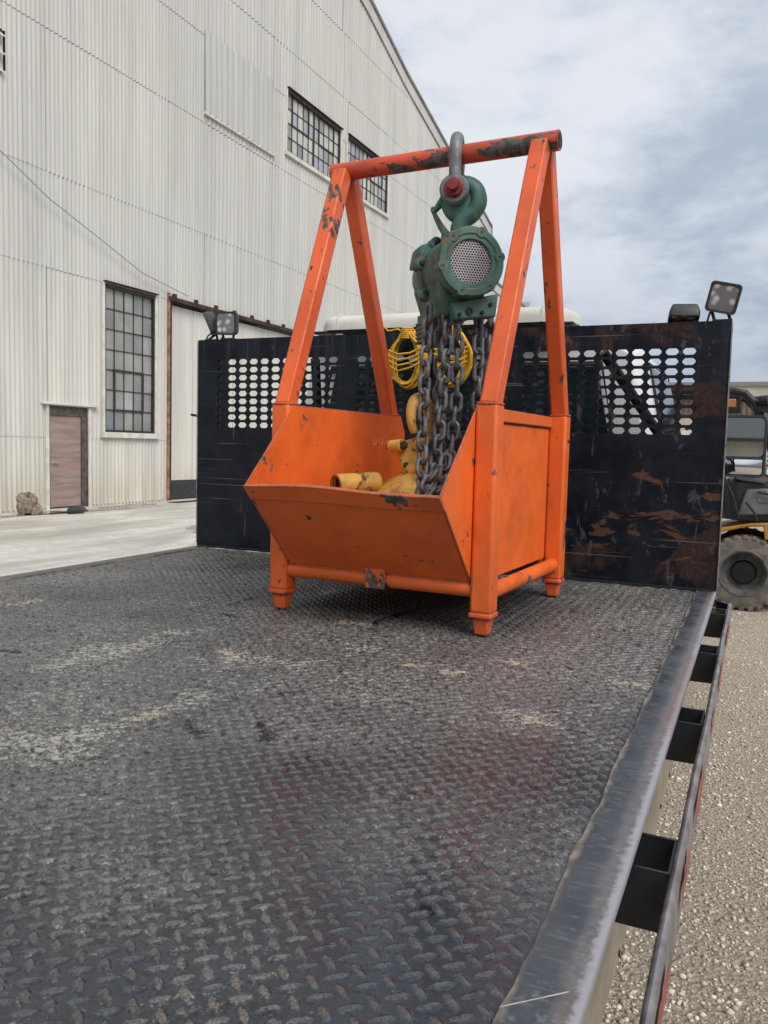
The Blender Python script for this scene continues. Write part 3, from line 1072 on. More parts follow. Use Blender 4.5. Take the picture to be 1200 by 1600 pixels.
    window(20.42, 24.16, 10.12, 12.08, 10, 4, [3, 3, 3, 0, 4], {(2, 0): 2, (0, 0): 1, (6, 0): 4, (6, 1): 4, (7, 0): 4}, [(1, 4, 2, 4), (6, 9, 2, 4)], heavy=[5], seed=4)
    window(24.72, 28.38, 10.16, 12.10, 10, 4, [3, 3, 0, 4], {(0, 2): 4, (1, 2): 2}, [(6, 9, 2, 4)], heavy=[5], seed=6)
    # ---- louvre at the left picture edge
    b = W()
    b.box(WX - .1, WX - .06, 6.9, 9.36, 8.1, 8.9)
    for i in range(3):
        z = 8.12 + i * .36
        b.hexa([(WX - .06, 6.9, z), (WX + .08, 6.9, z - .1), (WX + .08, 9.3, z - .1), (WX - .06, 9.3, z),
                (WX - .06, 6.9, z + .03), (WX + .08, 6.9, z - .07), (WX + .08, 9.3, z - .07), (WX - .06, 9.3, z + .03)])
    b.build('louvre', MT['white_trim'], wh)
    # ---- big sliding door: painted boards, grey kick plate, rusty track and guide channel
    b = W()
    y = 14.78
    k = 0
    while y < 21.3:
        y2 = min(y + .98, 21.4)
        b.box(WX - .13, WX - .10 + (.012 if k % 2 else 0), y, y2 - .012, -.55, 4.22)
        y = y2
        k += 1
    sd = b.build('sliding_door', MT['board'], wh)
    b = W()
    b.box(WX - .14, WX - .09, 14.76, 21.4, GZ + .03, -.553)
    b.build('kick_plate', MT['dark_grey'], sd)
    b = W()
    b.box(WX + .01, WX + .12, 14.5, 21.5, 4.30, 4.40)
    for i in range(8):
        yy = 14.7 + i * .93
        b.box(WX + .02, WX + .10, yy, yy + .1, 4.403, 4.50)
    b.build('door_track', MT['dark_rust'], wh)
    b = W()
    b.box(WX + .022, WX + .07, 14.49, 14.56, GZ, 4.5)
    b.build('guide_channel', MT['rust'], wh)
    b = W()
    b.box(WX - .1, WX + .0, 14.565, 14.72, GZ, 4.3)
    b.build('door_jamb', MT['mullion'], wh)
    # dark glazing added high on the unseen wall, meant as a truck mirror reflection
    b = W()
    b.box(WX - .1, WX - .05, -16, -2, 4.3, 9.5)
    b.build('added_glazing_band', MT['glass_dark'], wh)
    b = W()
    yy = YA
    b.box(WX - .12, WX + .012, YA, 10.40, GZ, GZ + .05)
    b.box(WX - .12, WX + .012, 11.64, 14.4, GZ, GZ + .05)
    b.box(WX - .12, WX + .10, 21.5, YB, GZ, GZ + .07)
    b.build('foundation', MT['concrete_kerb'], wh, bev=.01)
    return wh


corrugated()


def wall_cable():
    b = B()
    P = [(9.08, 6.40), (10.36, 5.79), (11.87, 5.29), (13.36, 4.78), (15.2, 4.52)]
    pts = [(-13.2, 4.0, 8.9)]
    for y, z in P:
        pts.append((-13.2, y, z))
    b.tube(pts, .012, 6)
    o = b.build('wall_cable', MT['cable'])
    o['label'] = 'thin grey cable sagging across the white corrugated warehouse wall'
    o['category'] = 'cable'


wall_cable()


def lumpy(b, c, rx, ry, rz, seed, n=14, m=9, amp=.22, zmin=None):
    r = random.Random(seed)
    ph = [r.uniform(0, 6.28) for _ in range(8)]
    vs, fs = [], []
    for j in range(m + 1):
        th = pi * j / m
        for i in range(n):
            a = 2 * pi * i / n
            k = 1 + amp * (sin(3 * a + ph[0] + 2 * th) * .5 + sin(5 * a + ph[1] - 3 * th) * .35 + r.uniform(-.3, .3))
            x, y, z = rx * k * sin(th) * cos(a), ry * k * sin(th) * sin(a), rz * k * cos(th)
            if zmin is not None:
                z = max(z, zmin)
            vs.append((c[0] + x, c[1] + y, c[2] + z))
    for j in range(m):
        for i in range(n):
            i2 = (i + 1) % n
            fs.append((j * n + i, j * n + i2, (j + 1) * n + i2, (j + 1) * n + i))
    b.add(vs, fs)


def wall_litter():
    b = B()
    lumpy(b, (-12.62, 9.2, GZ + .15), .23, .20, .26, 3, 16, 10, .55, -.15)
    o = b.build('sack', MT['sack'], angle=25)
    o['label'] = 'crumpled brown sack slumped on the wet ground left of the pink door'
    o['category'] = 'sack'
    b = B()
    lumpy(b, (-12.15, 10.06, GZ + .07), .13, .26, .10, 8, 18, 8, .12, -.07)
    o = b.build('rubber_mat_roll', MT['bag_black'], angle=25)
    o['label'] = 'small dark bundle lying on the ground in front of the pink door'
    o['category'] = 'bundle'


wall_litter()

# ================================================================== FLATBED TRUCK
truck = root('flatbed_truck', 'black flatbed truck with tread plate deck and perforated headboard behind a white cab', 'truck', (0, 0, GZ))
HB = 1.028     # headboard height
HW = 1.22
DECK_Y0, DECK_Y1 = -3.12, 0.0

DUST = [[(-0.502, -1.29), (-0.399, -1.225), (-0.229, -1.256), (-0.102, -1.271), (-0.041, -1.09)], [(-0.098, -1.958), (-0.122, -1.85), (-0.06, -1.842), (-0.057, -1.642), (-0.042, -1.501)], [(0.294, -2.241), (0.296, -2.168), (0.311, -2.095), (0.324, -2.008), (0.354, -1.905), (0.351, -1.757), (0.386, -1.611), (0.422, -1.448)], [(0.086, -1.646), (0.17, -1.679), (0.251, -1.716), (0.297, -1.69)], [(-0.047, -1.068), (-0.025, -0.775), (0.011, -0.413)], [(0.234, -1.206), (0.302, -1.185)], [(0.099, -2.301), (0.211, -2.316), (0.324, -2.324)], [(0.948, -1.791), (1.03, -1.7), (1.094, -1.617)], [(-0.18, -1.794), (-0.089, -1.779)]]
TAN = [[(0.297, -2.159), (0.318, -2.131)], [(0.61, -1.543), (0.629, -1.539)], [(0.706, -1.553), (0.723, -1.55)], [(1.071, -1.425), (1.128, -1.427)], [(0.973, -1.799), (0.986, -1.8)], [(-0.766, -1.519), (-0.766, -1.431)], [(0.141, -1.667), (0.207, -1.701)], [(0.814, -1.377), (0.831, -1.381)], [(0.234, -1.2), (0.302, -1.19)]]
WET = [[(-0.202, -1.153), (-0.204, -1.076), (-0.221, -0.974)], [(0.333, -1.166), (0.339, -1.033), (0.344, -0.887)], [(0.529, -2.065), (0.586, -2.111), (0.588, -2.147)], [(0.414, -2.147), (0.475, -2.171)], [(0.467, -1.894), (0.49, -1.88)], [(-0.133, -1.301), (-0.065, -1.314)], [(1.004, -2.511), (1.02, -2.511)], [(-0.886, -1.223), (-0.831, -1.218)], [(-0.322, -1.916), (-0.285, -1.909)]]
RED = [[(0.698, -1.356), (0.851, -1.538), (0.959, -1.785), (0.978, -2.068)], [(0.93, -2.18), (0.942, -2.023)]]
GLOSS = [[(0.70, -2.25), (0.88, -2.45), (1.02, -2.62)], [(1.08, -1.9), (1.11, -2.3), (1.12, -2.7)], [(0.55, -2.75), (0.8, -2.85)], [(-.9, -.9), (-.6, -.4), (-.5, -.1)], [(1.06, -2.6), (1.1, -2.9)]]


def seg_field(x, y, lines, w):
    out = np.zeros_like(x)
    for L in lines:
        for (ax, ay), (bx, by) in zip(L, L[1:]):
            dx, dy = bx - ax, by - ay
            t_ = np.clip(((x - ax) * dx + (y - ay) * dy) / (dx * dx + dy * dy + 1e-9), 0, 1)
            d = np.hypot(x - ax - t_ * dx, y - ay - t_ * dy)
            out = np.maximum(out, np.exp(-(d / w) ** 2))
    return out


def fbm(x, y, f, seed, octv=4):
    r = np.random.default_rng(seed)
    out = np.zeros_like(x)
    amp, tot = 1.0, 0.0
    for o_ in range(octv):
        g = r.random((64, 64))
        xs, ys = (x + 20) * f, (y + 20) * f
        xi, yi = np.floor(xs).astype(int), np.floor(ys).astype(int)
        fx, fy = xs - xi, ys - yi
        fx, fy = fx * fx * (3 - 2 * fx), fy * fy * (3 - 2 * fy)
        a = g[xi % 64, yi % 64]
        b_ = g[(xi + 1) % 64, yi % 64]
        c = g[xi % 64, (yi + 1) % 64]
        d = g[(xi + 1) % 64, (yi + 1) % 64]
        out += amp * ((a * (1 - fx) + b_ * fx) * (1 - fy) + (c * (1 - fx) + d * fx) * fy)
        tot += amp
        amp *= .5
        f *= 2.03
    return out / tot


def fields(x, y):
    n = fbm(x, y, 3.0, 1)
    n2 = fbm(x, y, 9.0, 2)
    dust = seg_field(x + (n2 - .5) * .14, y + (n - .5) * .16, DUST, .055) * (.05 + .60 * np.clip((n2 - .3) * 2.4, 0, 1))
    zone = np.exp(-(((x - .15) / .75) ** 2 + ((y + 1.75) / .55) ** 2))
    dust += .30 * zone * (n - .15) + .16 * np.clip((n2 - .45) * 3, 0, 1) * zone
    dust += .10 * np.clip((n - .5) * 4, 0, 1)
    tan = seg_field(x + (n2 - .5) * .06, y + (n - .5) * .06, TAN, .034) * .9
    wet = seg_field(x + (n2 - .5) * .10, y + (n - .5) * .10, WET, .020) * .8
    red = seg_field(x + (n - .5) * .3, y, RED, .11) * (.4 + .8 * n)
    gl = seg_field(x + (n - .5) * .2, y + (n2 - .5) * .2, GLOSS, .10)
    far = 1 / (1 + np.exp(-(y + 2.35 + (n - .5) * 1.0) * 5.5))
    film = np.clip(far * (.46 + 1.4 * (n - .35)) + .03 * n, 0, 1)
    film *= 1 - .75 * np.exp(-(((x - .33) / .42) ** 4 + ((y + .72) / .42) ** 4))  # film thinner in a rounded square under the basket, leaving the deck darker
    film *= 1 - .6 * np.exp(-((x - 1.0) / .18) ** 2) * (y < -1.9)
    near = np.clip(1 - far + .25 * (n - .5), 0, 1)
    return dust, tan, wet, red, gl, film, near


def np_mesh(name, V, F, nper):
    me = bpy.data.meshes.new(name)
    me.vertices.add(len(V))
    me.vertices.foreach_set('co', V.astype(np.float32).ravel())
    me.loops.add(F.size)
    me.loops.foreach_set('vertex_index', F.ravel().astype(np.int32))
    me.polygons.add(len(F))
    me.polygons.foreach_set('loop_start', (np.arange(len(F)) * nper).astype(np.int32))
    me.polygons.foreach_set('use_smooth', np.ones(len(F), bool))
    me.update(calc_edges=True)
    return me


def deck():
    X0, X1 = -1.152, 1.152
    # base sheet, a fine grid so stains follow it, very slightly dished
    nx, ny = 210, 290
    gx, gy = np.meshgrid(np.linspace(X0, X1, nx), np.linspace(DECK_Y0, DECK_Y1, ny), indexing='ij')

    def dish(x, y):
        return .0035 * (fbm(x, y, 1.3, 5, 2) - .5) - .0015
    V = np.stack([gx, gy, dish(gx, gy)], -1).reshape(-1, 3)
    idx = np.arange(nx * ny).reshape(nx, ny)
    F = np.stack([idx[:-1, :-1], idx[1:, :-1], idx[1:, 1:], idx[:-1, 1:]], -1).reshape(-1, 4)
    # lugs: half-lens bars, +-45 degrees
    px, py = .0328, .0350
    LV, LW = [], []
    m, k = 9, 7
    us = np.linspace(-1, 1, m)
    ws = np.array([-1.32, -1, -.6, 0, .6, 1, 1.32])
    cx, cy, sg = [], [], []
    for i in range(-75, 25):
        for j in range(-24, 96):
            for o_, s_ in ((0, -1), (1, 1)):
                x = .8399 + px * i + o_ * .0166
                y = -2.679 + py * j + o_ * .0182
                if X0 + .012 < x < X1 - .012 and DECK_Y0 + .02 < y < DECK_Y1 - .02:
                    cx.append(x)
                    cy.append(y)
                    sg.append(s_)
    cx, cy, sg = map(np.array, (cx, cy, sg))
    n = len(cx)
    U, Wd = np.meshgrid(us, ws, indexing='ij')
    L, Hw, Hh = .0150, .0064, .0032
    us2 = np.array([-1.16, -.98, -.78, -.42, 0, .42, .78, .98, 1.16])[:, None] + 0 * Wd
    core = (np.abs(us2) < 1) & (np.abs(Wd) <= 1)
    prof = np.clip(1 - np.abs(us2) ** 2.6, .12, 1)
    lx = us2 * L
    ly = Wd * Hw * prof
    hgt = np.clip(1 - np.abs(Wd) ** 2.4, 0, 1) * np.clip(1 - np.abs(us2) ** 4, 0, 1)
    lz = Hh * hgt + np.where(hgt > 0, 0.0, -.0002) + .0002
    wearb = np.clip(1 - np.abs(Wd) ** 2, 0, 1) * np.clip(1 - np.abs(us2) ** 3, 0, 1)
    rimb = np.where(hgt > 0, .35 * (hgt < .45), 1.0)
    a = (sg * pi / 4 + rng.normal(0, .03, n))
    ca, sa = np.cos(a)[:, None], np.sin(a)[:, None]
    lx, ly, lz, wearb, rimb = lx.ravel(), ly.ravel(), lz.ravel(), wearb.ravel(), rimb.ravel()
    VX = cx[:, None] + lx * ca - ly * sa
    VY = cy[:, None] + lx * sa + ly * ca
    hs = rng.uniform(.75, 1.1, n)[:, None]
    VZ = lz * hs + dish(cx, cy)[:, None]
    LV = np.stack([VX, VY, VZ], -1).reshape(-1, 3)
    li = np.arange(m * k).reshape(m, k)
    lf = np.stack([li[:-1, :-1], li[1:, :-1], li[1:, 1:], li[:-1, 1:]], -1).reshape(-1, 4)
    LF = (lf[None] + (np.arange(n) * m * k)[:, None, None]).reshape(-1, 4) + len(V)
    AV = np.concatenate([V, LV])
    AF = np.concatenate([F, LF])
    me = np_mesh('deck', AV, AF, 4)
    wear = np.concatenate([np.zeros(len(V)), np.tile(wearb, n) * np.repeat(rng.uniform(.55, 1.0, n), m * k)])
    ux, uy = AV[:, 0].astype(float), AV[:, 1].astype(float)
    fx = fields(ux, uy)
    for nm, arr in zip(('dust', 'tan', 'wet', 'red', 'gloss', 'film', 'near'), fx):
        at = me.attributes.new(nm, 'FLOAT', 'POINT')
        at.data.foreach_set('value', arr.astype(np.float32))
    at = me.attributes.new('rim', 'FLOAT', 'POINT')
    at.data.foreach_set('value', np.concatenate([np.zeros(len(V)), np.tile(rimb, n) * np.repeat(rng.uniform(.2, 1.0, n) ** 1.3, m * k)]).astype(np.float32))
    at = me.attributes.new('wear', 'FLOAT', 'POINT')
    at.data.foreach_set('value', wear.astype(np.float32))
    me.materials.append(MT['deck'])
    o = bpy.data.objects.new('deck', me)
    COL.objects.link(o)
    o.parent = truck
    o.location = (0, 0, -GZ)
    return o


deck()


def truck_bed():
    # smooth side strips with a turned-down lip, slightly wavy inner edge where it is welded to the deck
    for sx in (-1, 1):
        b = W()
        r = random.Random(11 + sx)
        n = 90
        vs, fs = [], []
        for i in range(n + 1):
            y = DECK_Y0 + (0.002 - DECK_Y0) * i / n
            xi = 1.150 + .0022 * sin(y * 17) + r.uniform(-.0015, .0015) 
            row = [(sx * xi, y, -.012), (sx * (xi + .001), y, .0045), (sx * 1.2165, y, .0045), (sx * 1.2200, y, .001), (sx * 1.2200, y, -.010), (sx * 1.214, y, -.0115),
                   (sx * 1.18, y, -.012)]
            vs += row
            if i:
                for q in range(7):
                    q2 = (q + 1) % 7
                    fs.append(((i - 1) * 7 + q, (i - 1) * 7 + q2, i * 7 + q2, i * 7 + q))
        fs.append(tuple(range(7)))
        fs.append(tuple(n * 7 + q for q in range(7)))
        b.add(vs, fs)
        b.build('side_strip', MT['strip'], truck, angle=50)
        # stake pockets
        ys = [-0.165, -0.80, -1.464, -2.128, -2.79]
        for y in ys:
            p = W()
            y1 = y
            y0 = y - .108
            z0, z1 = -.116, -.030
            xa, xb = 1.162, 1.2645
            t_ = .004
            p.box(sx * xa, sx * xb, y0, y0 + t_, z0, z1)
            p.box(sx * xa, sx * xb, y1 - t_, y1, z0, z1)
            p.box(sx * (xb - t_), sx * xb, y0 + t_, y1 - t_, z0, z1 - .001)
            p.build('stake_pocket', MT['black_gloss'], truck, bev=.001)
        # rub rail
        p = W()
        n = 60
        pts = []
        prof = [(-.0065, -.052), (-.0065, .026), (-.004, .031), (0, .033), (.004, .031), (.0065, .026), (.0065, -.052)]
        vs, fs = [], []
        for i in range(n + 1):
            y = DECK_Y0 + (-.06 - DECK_Y0) * i / n
            wob = .0010 * sin(y * 4.1 + sx) + .0006 * sin(y * 11)
            for dx, dz in prof:
                vs.append((sx * (1.2715 + dx + wob), y, -.055 + dz + .0008 * sin(y * 7)))
            if i:
                k = len(prof)
                for q in range(k):
                    q2 = (q + 1) % k
                    fs.append(((i - 1) * k + q, (i - 1) * k + q2, i * k + q2, i * k + q))
        fs.append(tuple(range(7)))
        fs.append(tuple(n * 7 + q for q in range(7)))
        p.add(vs, fs)
        rr = p.build('rub_rail', MT['steel'], truck, angle=40)
        # front end bar from rail back to the headboard corner
        p = W()
        p.hexa([(sx * 1.222, .0, -.10), (sx * 1.222, .012, -.10), (sx * 1.276, -.048, -.10), (sx * 1.276, -.06, -.10),
                (sx * 1.222, .0, -.03), (sx * 1.222, .012, -.03), (sx * 1.276, -.048, -.03), (sx * 1.276, -.06, -.03)])
        p.build('rail_end', MT['black_gloss'], truck)
        # torn red tape along the outside of the rail
        y = -.35
        r = random.Random(21 + sx)
        while y > -3.05:
            p = W()
            L_ = r.uniform(.08, .30)
            k = 8
            for q in range(k):
                ya, yb = y - L_ * q / k, y - L_ * (q + 1) / k
                top = -.034 - r.uniform(0, .008)
                bot = -.066 + r.uniform(-.012, .012)
                e = r.uniform(0, .0016)
                p.add([(sx * 1.2806, ya, top), (sx * 1.2806, yb, top), (sx * (1.2808 + e), yb, bot), (sx * (1.2808 + e), ya, bot)], [(0, 1, 2, 3)])
            p.build('reflector_tape', MT['red_tape'], rr, smooth=False, fix=False)
            y -= L_ + r.uniform(.05, .3)
    # frame under the deck
    b = W()
    b.box(-1.19, 1.19, -3.11, -.001, -.03, -.0125)
    for s_ in (-1, 1):
        b.box(s_ * 1.145, s_ * 1.161, -3.11, -.001, -.12, -.031)
    for y in [-.1 - .4 * i for i in range(8)]:
        b.box(-1.14, 1.14, y - .03, y, -.11, -.031)
    b.build('deck_frame', MT['dark'], truck)
    b = W()
    for sx in (-1, 1):
        b.box(sx * .35, sx * .43, -3.1, 3.3, -.42, -.112)
    b.build('chassis_rail', MT['dark'], truck)
    # under-body side panels
    for sx in (-1, 1):
        b = W()
        b.box(sx * 1.02, sx * 1.15, -3.05, -.35, -.45, -.115)
        b.build('side_panel', MT['aluminium'], truck, bev=.008)
        for i in range(11):
            b = W()
            b.lathe([(0, .008), (.003, .005)], (sx * 1.15, -3.0 + .24 * i, -.425), (sx, 0, 0), 8)
            b.build('rivet', MT['dark'], truck)
    b = W()
    b.box(-1.22, 1.22, -3.16, -3.123, -.12, .0)
    b.build('rear_sill', MT['black_gloss'], truck, bev=.003)


truck_bed()


def headboard():
    b = W()
    T_ = .006
    pz, hw, hh, ch = .038, .0235, .0130, .0095
    nrow = 9
    zc0 = .613
    blocks = [(-1.0785, .0618), (-.3145, .0618), (.4515, .0625)]
    cols = 11

    def quadpair(p):
        k = len(p)
        vs = [(x, 0.0, z) for x, z in p] + [(x, T_, z) for x, z in p]
        b.add(vs, [tuple(range(k)), tuple(range(2 * k - 1, k - 1, -1))])
    zlo, zhi = zc0 - pz / 2, zc0 + pz * (nrow - .5)
    quadpair([(-HW, 0.006), (HW, 0.006), (HW, zlo), (-HW, zlo)])
    quadpair([(-HW, zhi), (HW, zhi), (HW, HB), (-HW, HB)])
    x = -HW
    for c0, p in blocks:
        xl, xr = c0 - p / 2, c0 + p * (cols - .5)
        quadpair([(x, zlo), (xl, zlo), (xl, zhi), (x, zhi)])
        x = xr
        for i in range(cols):
            for j in range(nrow):
                cx, cz = c0 + p * i, zc0 + pz * j
                Wc, Hc = p / 2, pz / 2
                a, d = hw - ch, hh - ch
                w, h = hw, hh
                inner = [(a, h), (w, d), (w, -d), (a, -h), (-a, -h), (-w, -d), (-w, d), (-a, h)]
                polys = [[(-a, h), (a, h), (a, Hc), (-a, Hc)], [(-a, -h), (a, -h), (a, -Hc), (-a, -Hc)], [(w, d), (w, -d), (Wc, -d), (Wc, d)],
                         [(-w, d), (-w, -d), (-Wc, -d), (-Wc, d)]]
                for sx in (1, -1):
                    for sz in (1, -1):
                        polys.append([(sx * a, sz * h), (sx * w, sz * d), (sx * Wc, sz * d), (sx * Wc, sz * Hc), (sx * a, sz * Hc)])
                for P in polys:
                    quadpair([(cx + q[0], cz + q[1]) for q in P])
                k = 8
                b.add([(cx + q[0], 0, cz + q[1]) for q in inner] + [(cx + q[0], T_, cz + q[1]) for q in inner],
                      [(q, (q + 1) % k, k + (q + 1) % k, k + q) for q in range(k)])
    quadpair([(x, zlo), (HW, zlo), (HW, zhi), (x, zhi)])
    # edges
    b.add([(-HW, 0, .006), (-HW, T_, .006), (-HW, T_, HB), (-HW, 0, HB), (HW, 0, .006), (HW, T_, .006), (HW, T_, HB), (HW, 0, HB)],
          [(0, 1, 2, 3), (7, 6, 5, 4), (3, 2, 6, 7)])
    hb = b.build('headboard', MT['headboard'], truck, smooth=False, fix=False)
    b = W()
    y0 = T_ + .0005
    b.box(-HW, -HW + .006, y0, y0 + .07, .006, HB)
    b.box(HW - .006, HW, y0, y0 + .07, .006, HB)
    b.box(-HW + .007, HW - .007, y0, y0 + .07, HB - .006, HB - .0005)
    b.box(-1.128, -1.085, y0, y0 + .06, .006, HB - .008)
    b.box(-.415, -.37, y0, y0 + .06, .006, HB - .008)
    b.box(.352, .40, y0, y0 + .06, .006, HB - .008)
    b.box(1.125, 1.165, y0, y0 + .06, .006, HB - .008)
    b.box(-HW + .007, HW - .007, y0, y0 + .05, .50, .55)
    b.build('headboard_frame', MT['black_gloss'], truck)
    # diagonal stay behind, from the headboard top to the chassis
    for sx in (-1, 1):
        b = W()
        x0_ = .74 if sx > 0 else -.60
        x1_ = 1.02 if sx > 0 else -.72
        b.tube([(x0_, .08, .93), (x1_, .36, .50), (x1_, .36, -.05)], .022, 8)
        b.build('headboard_stay', MT['dark'], truck)
    b = W()
    b.tube([(-1.221, .02, .655), (-1.245, .01, .658), (-1.252, -.01, .66)], .006, 8)
    b.lathe([(0, .014), (.01, .014)], (-1.232, .02, .655), (1, 0, 0), 6)
    b.build('tarp_hook', MT['dark'], truck)
    b = W()
    b.tube([(HW + .002, -.004, .02), (HW + .002, -.004, HB - .01)], .003, 6)
    b.build('edge_bead', MT['steel'], truck)
    b = W()
    b.tube([(-HW - .001, -.003, .02), (-HW - .001, -.003, HB - .01)], .002, 6)
    b.build('edge_bead', MT['steel'], truck)
    b = W()
    n = 120
    pts = []
    r = random.Random(4)
    for i in range(n + 1):
        x = -HW + .01 + (2 * HW - .02) * i / n
        pts.append((x, -.006, .006 + r.uniform(-.001, .0015)))
    b.tube(pts, .006, 6)
    b.build('weld_seam', MT['dark'], truck)


headboard()


def square_lamp(px, py, pz, roll, tilt, yaw, brk=True, fins=True):
    R_ = Matrix.Translation((px, py, pz)) @ Matrix.Rotation(yaw, 4, 'Z') @ Matrix.Rotation(roll, 4, 'Y') @ Matrix.Rotation(tilt, 4, 'X')

    def rr(w, h, rad, y):
        pts = []
        for sx, sz, a0 in ((1, 1, 0), (-1, 1, pi / 2), (-1, -1, pi), (1, -1, 1.5 * pi)):
            for k in range(5):
                a = a0 + pi / 2 * k / 4
                pts.append(R_ @ Vector((sx * (w - rad) + rad * cos(a), y, sz * (h - rad) + rad * sin(a))))
        return pts
    b = W()
    rings = [rr(.046, .046, .014, -.026), rr(.0555, .0555, .014, -.027), rr(.0565, .0565, .014, -.010), rr(.052, .052, .014, .008), rr(.046, .046, .013, .022)]
    vs = sum(rings, [])
    k = 20
    fs = []
    for i in range(len(rings) - 1):
        for q in range(k):
            fs.append((i * k + q, i * k + (q + 1) % k, (i + 1) * k + (q + 1) % k, (i + 1) * k + q))
    fs.append(tuple((len(rings) - 1) * k + q for q in range(k)))
    b.add(vs, fs)
    for i in range(6 if fins else 0):    # cooling fins
        x = -.036 + i * .0144
        b.box(x - .002, x + .002, .006, .032, -.038, .038, mat=R_)
    w = b.build('work_light', MT['dark_grey'], truck, angle=40)
    b = W()
    b.add(rr(.047, .047, .014, -.0245), [tuple(range(20))])
    b.build('lens', MT['lens'], w, smooth=False)
    if brk:
        b = W()
        for s in (-1, 1):
            b.tube([R_ @ Vector((s * .03, .0, -.052)), Vector((px + s * .028, py + .004, HB + .006))], .006, 8)
        b.box(px - .035, px + .035, py - .014, py + .018, HB + .0005, HB + .008)
        b.tube([R_ @ Vector((-.03, .03, -.02)), Vector((px - .05, py + .03, HB + .03)), Vector((px - .055, py + .02, HB + .004))], .004, 6)
        b.build('bracket', MT['dark'], w)
    return w


square_lamp(-1.063, .03, 1.108, .03, .08, .12)
square_lamp(-1.172, .05, 1.118, .0, .40, radians(-56))
square_lamp(1.185, .03, 1.118, .22, .25, .05)
square_lamp(1.045, .045, 1.066, .02, 1.36, .15, fins=False)


def cab():
    # --- cab shell (white), tapered towards the roof
    b = W()

    def ring(y, w0, w1, w2, z0, z1, z2, z3):
        return [(-w0 + .0, y, z0), (w0, y, z0), (w1, y, z1), (w2, y, z2), (w2 - .12, y, z3), (-w2 + .12, y, z3), (-w2, y, z2), (-w1, y, z1)]
    st = [ring(.42, .90, .92, .80, -.45, .45, .98, 1.035), ring(.50, .92, .94, .83, -.45, .45, 1.0, 1.06), ring(1.55, .92, .94, .82, -.45, .45, 1.0, 1.065),
          ring(2.1, .92, .93, .74, -.45, .42, .80, .86), ring(2.45, .90, .90, .72, -.45, .40, .44, .46), ring(3.45, .82, .82, .66, -.45, .22, .28, .30)]
    vs = sum(st, [])
    fs = []
    for i in range(len(st) - 1):
        for q in range(8):
            fs.append((i * 8 + q, i * 8 + (q + 1) % 8, (i + 1) * 8 + (q + 1) % 8, (i + 1) * 8 + q))
    fs.append(tuple(range(8)))
    fs.append(tuple((len(st) - 1) * 8 + q for q in range(8)))
    b.add(vs, fs)
    b.v = [(v[0] + .0, v[1], v[2]) for v in b.v]
    c = b.build('cab', MT['white_paint'], truck, bev=.02, angle=40)
    b = W()
    b.prism([(-.74, .405, .52), (.74, .405, .52), (.66, .405, .90), (-.66, .405, .90)], (0, .01, 0))
    b.build('rear_window', MT['glass_dark'], c, bev=.004)
    b = W()
    ts = [(-.76, .40, .50), (.76, .40, .50), (.68, .40, .92), (-.68, .40, .92)]
    b.tube(ts, .012, 6, closed=True)
    b.build('window_seal', MT['rubber'], c)
    for sx in (-1, 1):
        b = W()
        b.prism([(sx * .945, .75, .48), (sx * .945, 1.75, .48), (sx * .84, 1.60, .93), (sx * .84, .75, .93)], (sx * .012, 0, 0))
        b.build('side_window', MT['glass_dark'], c)
        b = W()
        b.tube([(sx * .945, .70, -.35), (sx * .955, .70, .46), (sx * .845, .70, .95), (sx * .84, 1.62, .96), (sx * .955, 1.86, .46), (sx * .945, 1.86, -.35)], .004, 4, closed=True)
        b.build('door_seam', MT['dark'], c)
        b = W()
        b.box(sx * .95, sx * .975, .78, .90, .30, .33)
        b.build('door_handle', MT['dark'], c)
    b = W()
    b.prism([(-.78, 1.66, .99), (.78, 1.66, .99), (.84, 2.40, .52), (-.84, 2.40, .52)], (0, .02, .03))
    b.build('windscreen', MT['glass_dark'], c)
    b = W()
    b.box(-.95, .95, 3.42, 3.56, -.55, -.3)
    b.box(-.55, .55, 3.44, 3.475, -.22, .12)
    b.build('bumper', MT['dark_grey'], c, bev=.02)
    for sx in (-1, 1):
        b = W()
        b.box(sx * .62, sx * .80, 3.43, 3.475, -.10, .08)
        b.build('headlight', MT['lens'], c, bev=.02)
    # --- wheels
    for sx in (-1, 1):
        for y, xo, wd in ((2.75, .93, .26), (-2.36, 1.12, .50)):
            b = W()
            R = .42
            prof = [(0, .24), (.0, .36), (.02, R - .01), (.06, R), (wd - .06, R), (wd - .02, R - .01), (wd, .36), (wd, .24)]
            b.lathe([(-d, r_) for d, r_ in prof] + [(0, .24)], (sx * xo, y, GZ + R), (sx, 0, 0), 40, cap=False)
            w = b.build('wheel', MT['tyre_dusty'], truck, angle=50)
            b = W()
            b.lathe([(-.10, .245), (-.02, .25), (-.025, .225), (-.08, .20), (-.09, .08), (-.03, .07), (-.02, .0)], (sx * xo, y, GZ + R), (sx, 0, 0), 32)
            b.build('rim', MT['rim'], w)
    # --- light bar on the roof
    b = W()
    n = 40
    x0, x1 = -.745, .565
    secs = []
    for i in range(n + 1):
        s_ = i / n
        x = x0 + (x1 - x0) * (.5 - .5 * cos(pi * s_))
        e = min(x - x0, x1 - x)
        f = min(1, max(0.02, (e / .09))) ** .5 if e < .09 else 1
        sec = []
        m = 18
        for q in range(m + 1):
            a = pi * q / m
            sec.append((x, .45 - .15 * f * (abs(cos(a)) ** .6) * (1 if cos(a) > 0 else -1), 1.098 + .082 * (.45 + .55 * f) * (sin(a) ** .55 if sin(a) > 0 else 0)))
        secs.append(sec)
    m1 = len(secs[0])
    vs = sum(secs, [])
    fs = []
    for i in range(n):
        for q in range(m1 - 1):
            fs.append((i * m1 + q, i * m1 + q + 1, (i + 1) * m1 + q + 1, (i + 1) * m1 + q))
        fs.append((i * m1 + m1 - 1, i * m1, (i + 1) * m1, (i + 1) * m1 + m1 - 1))
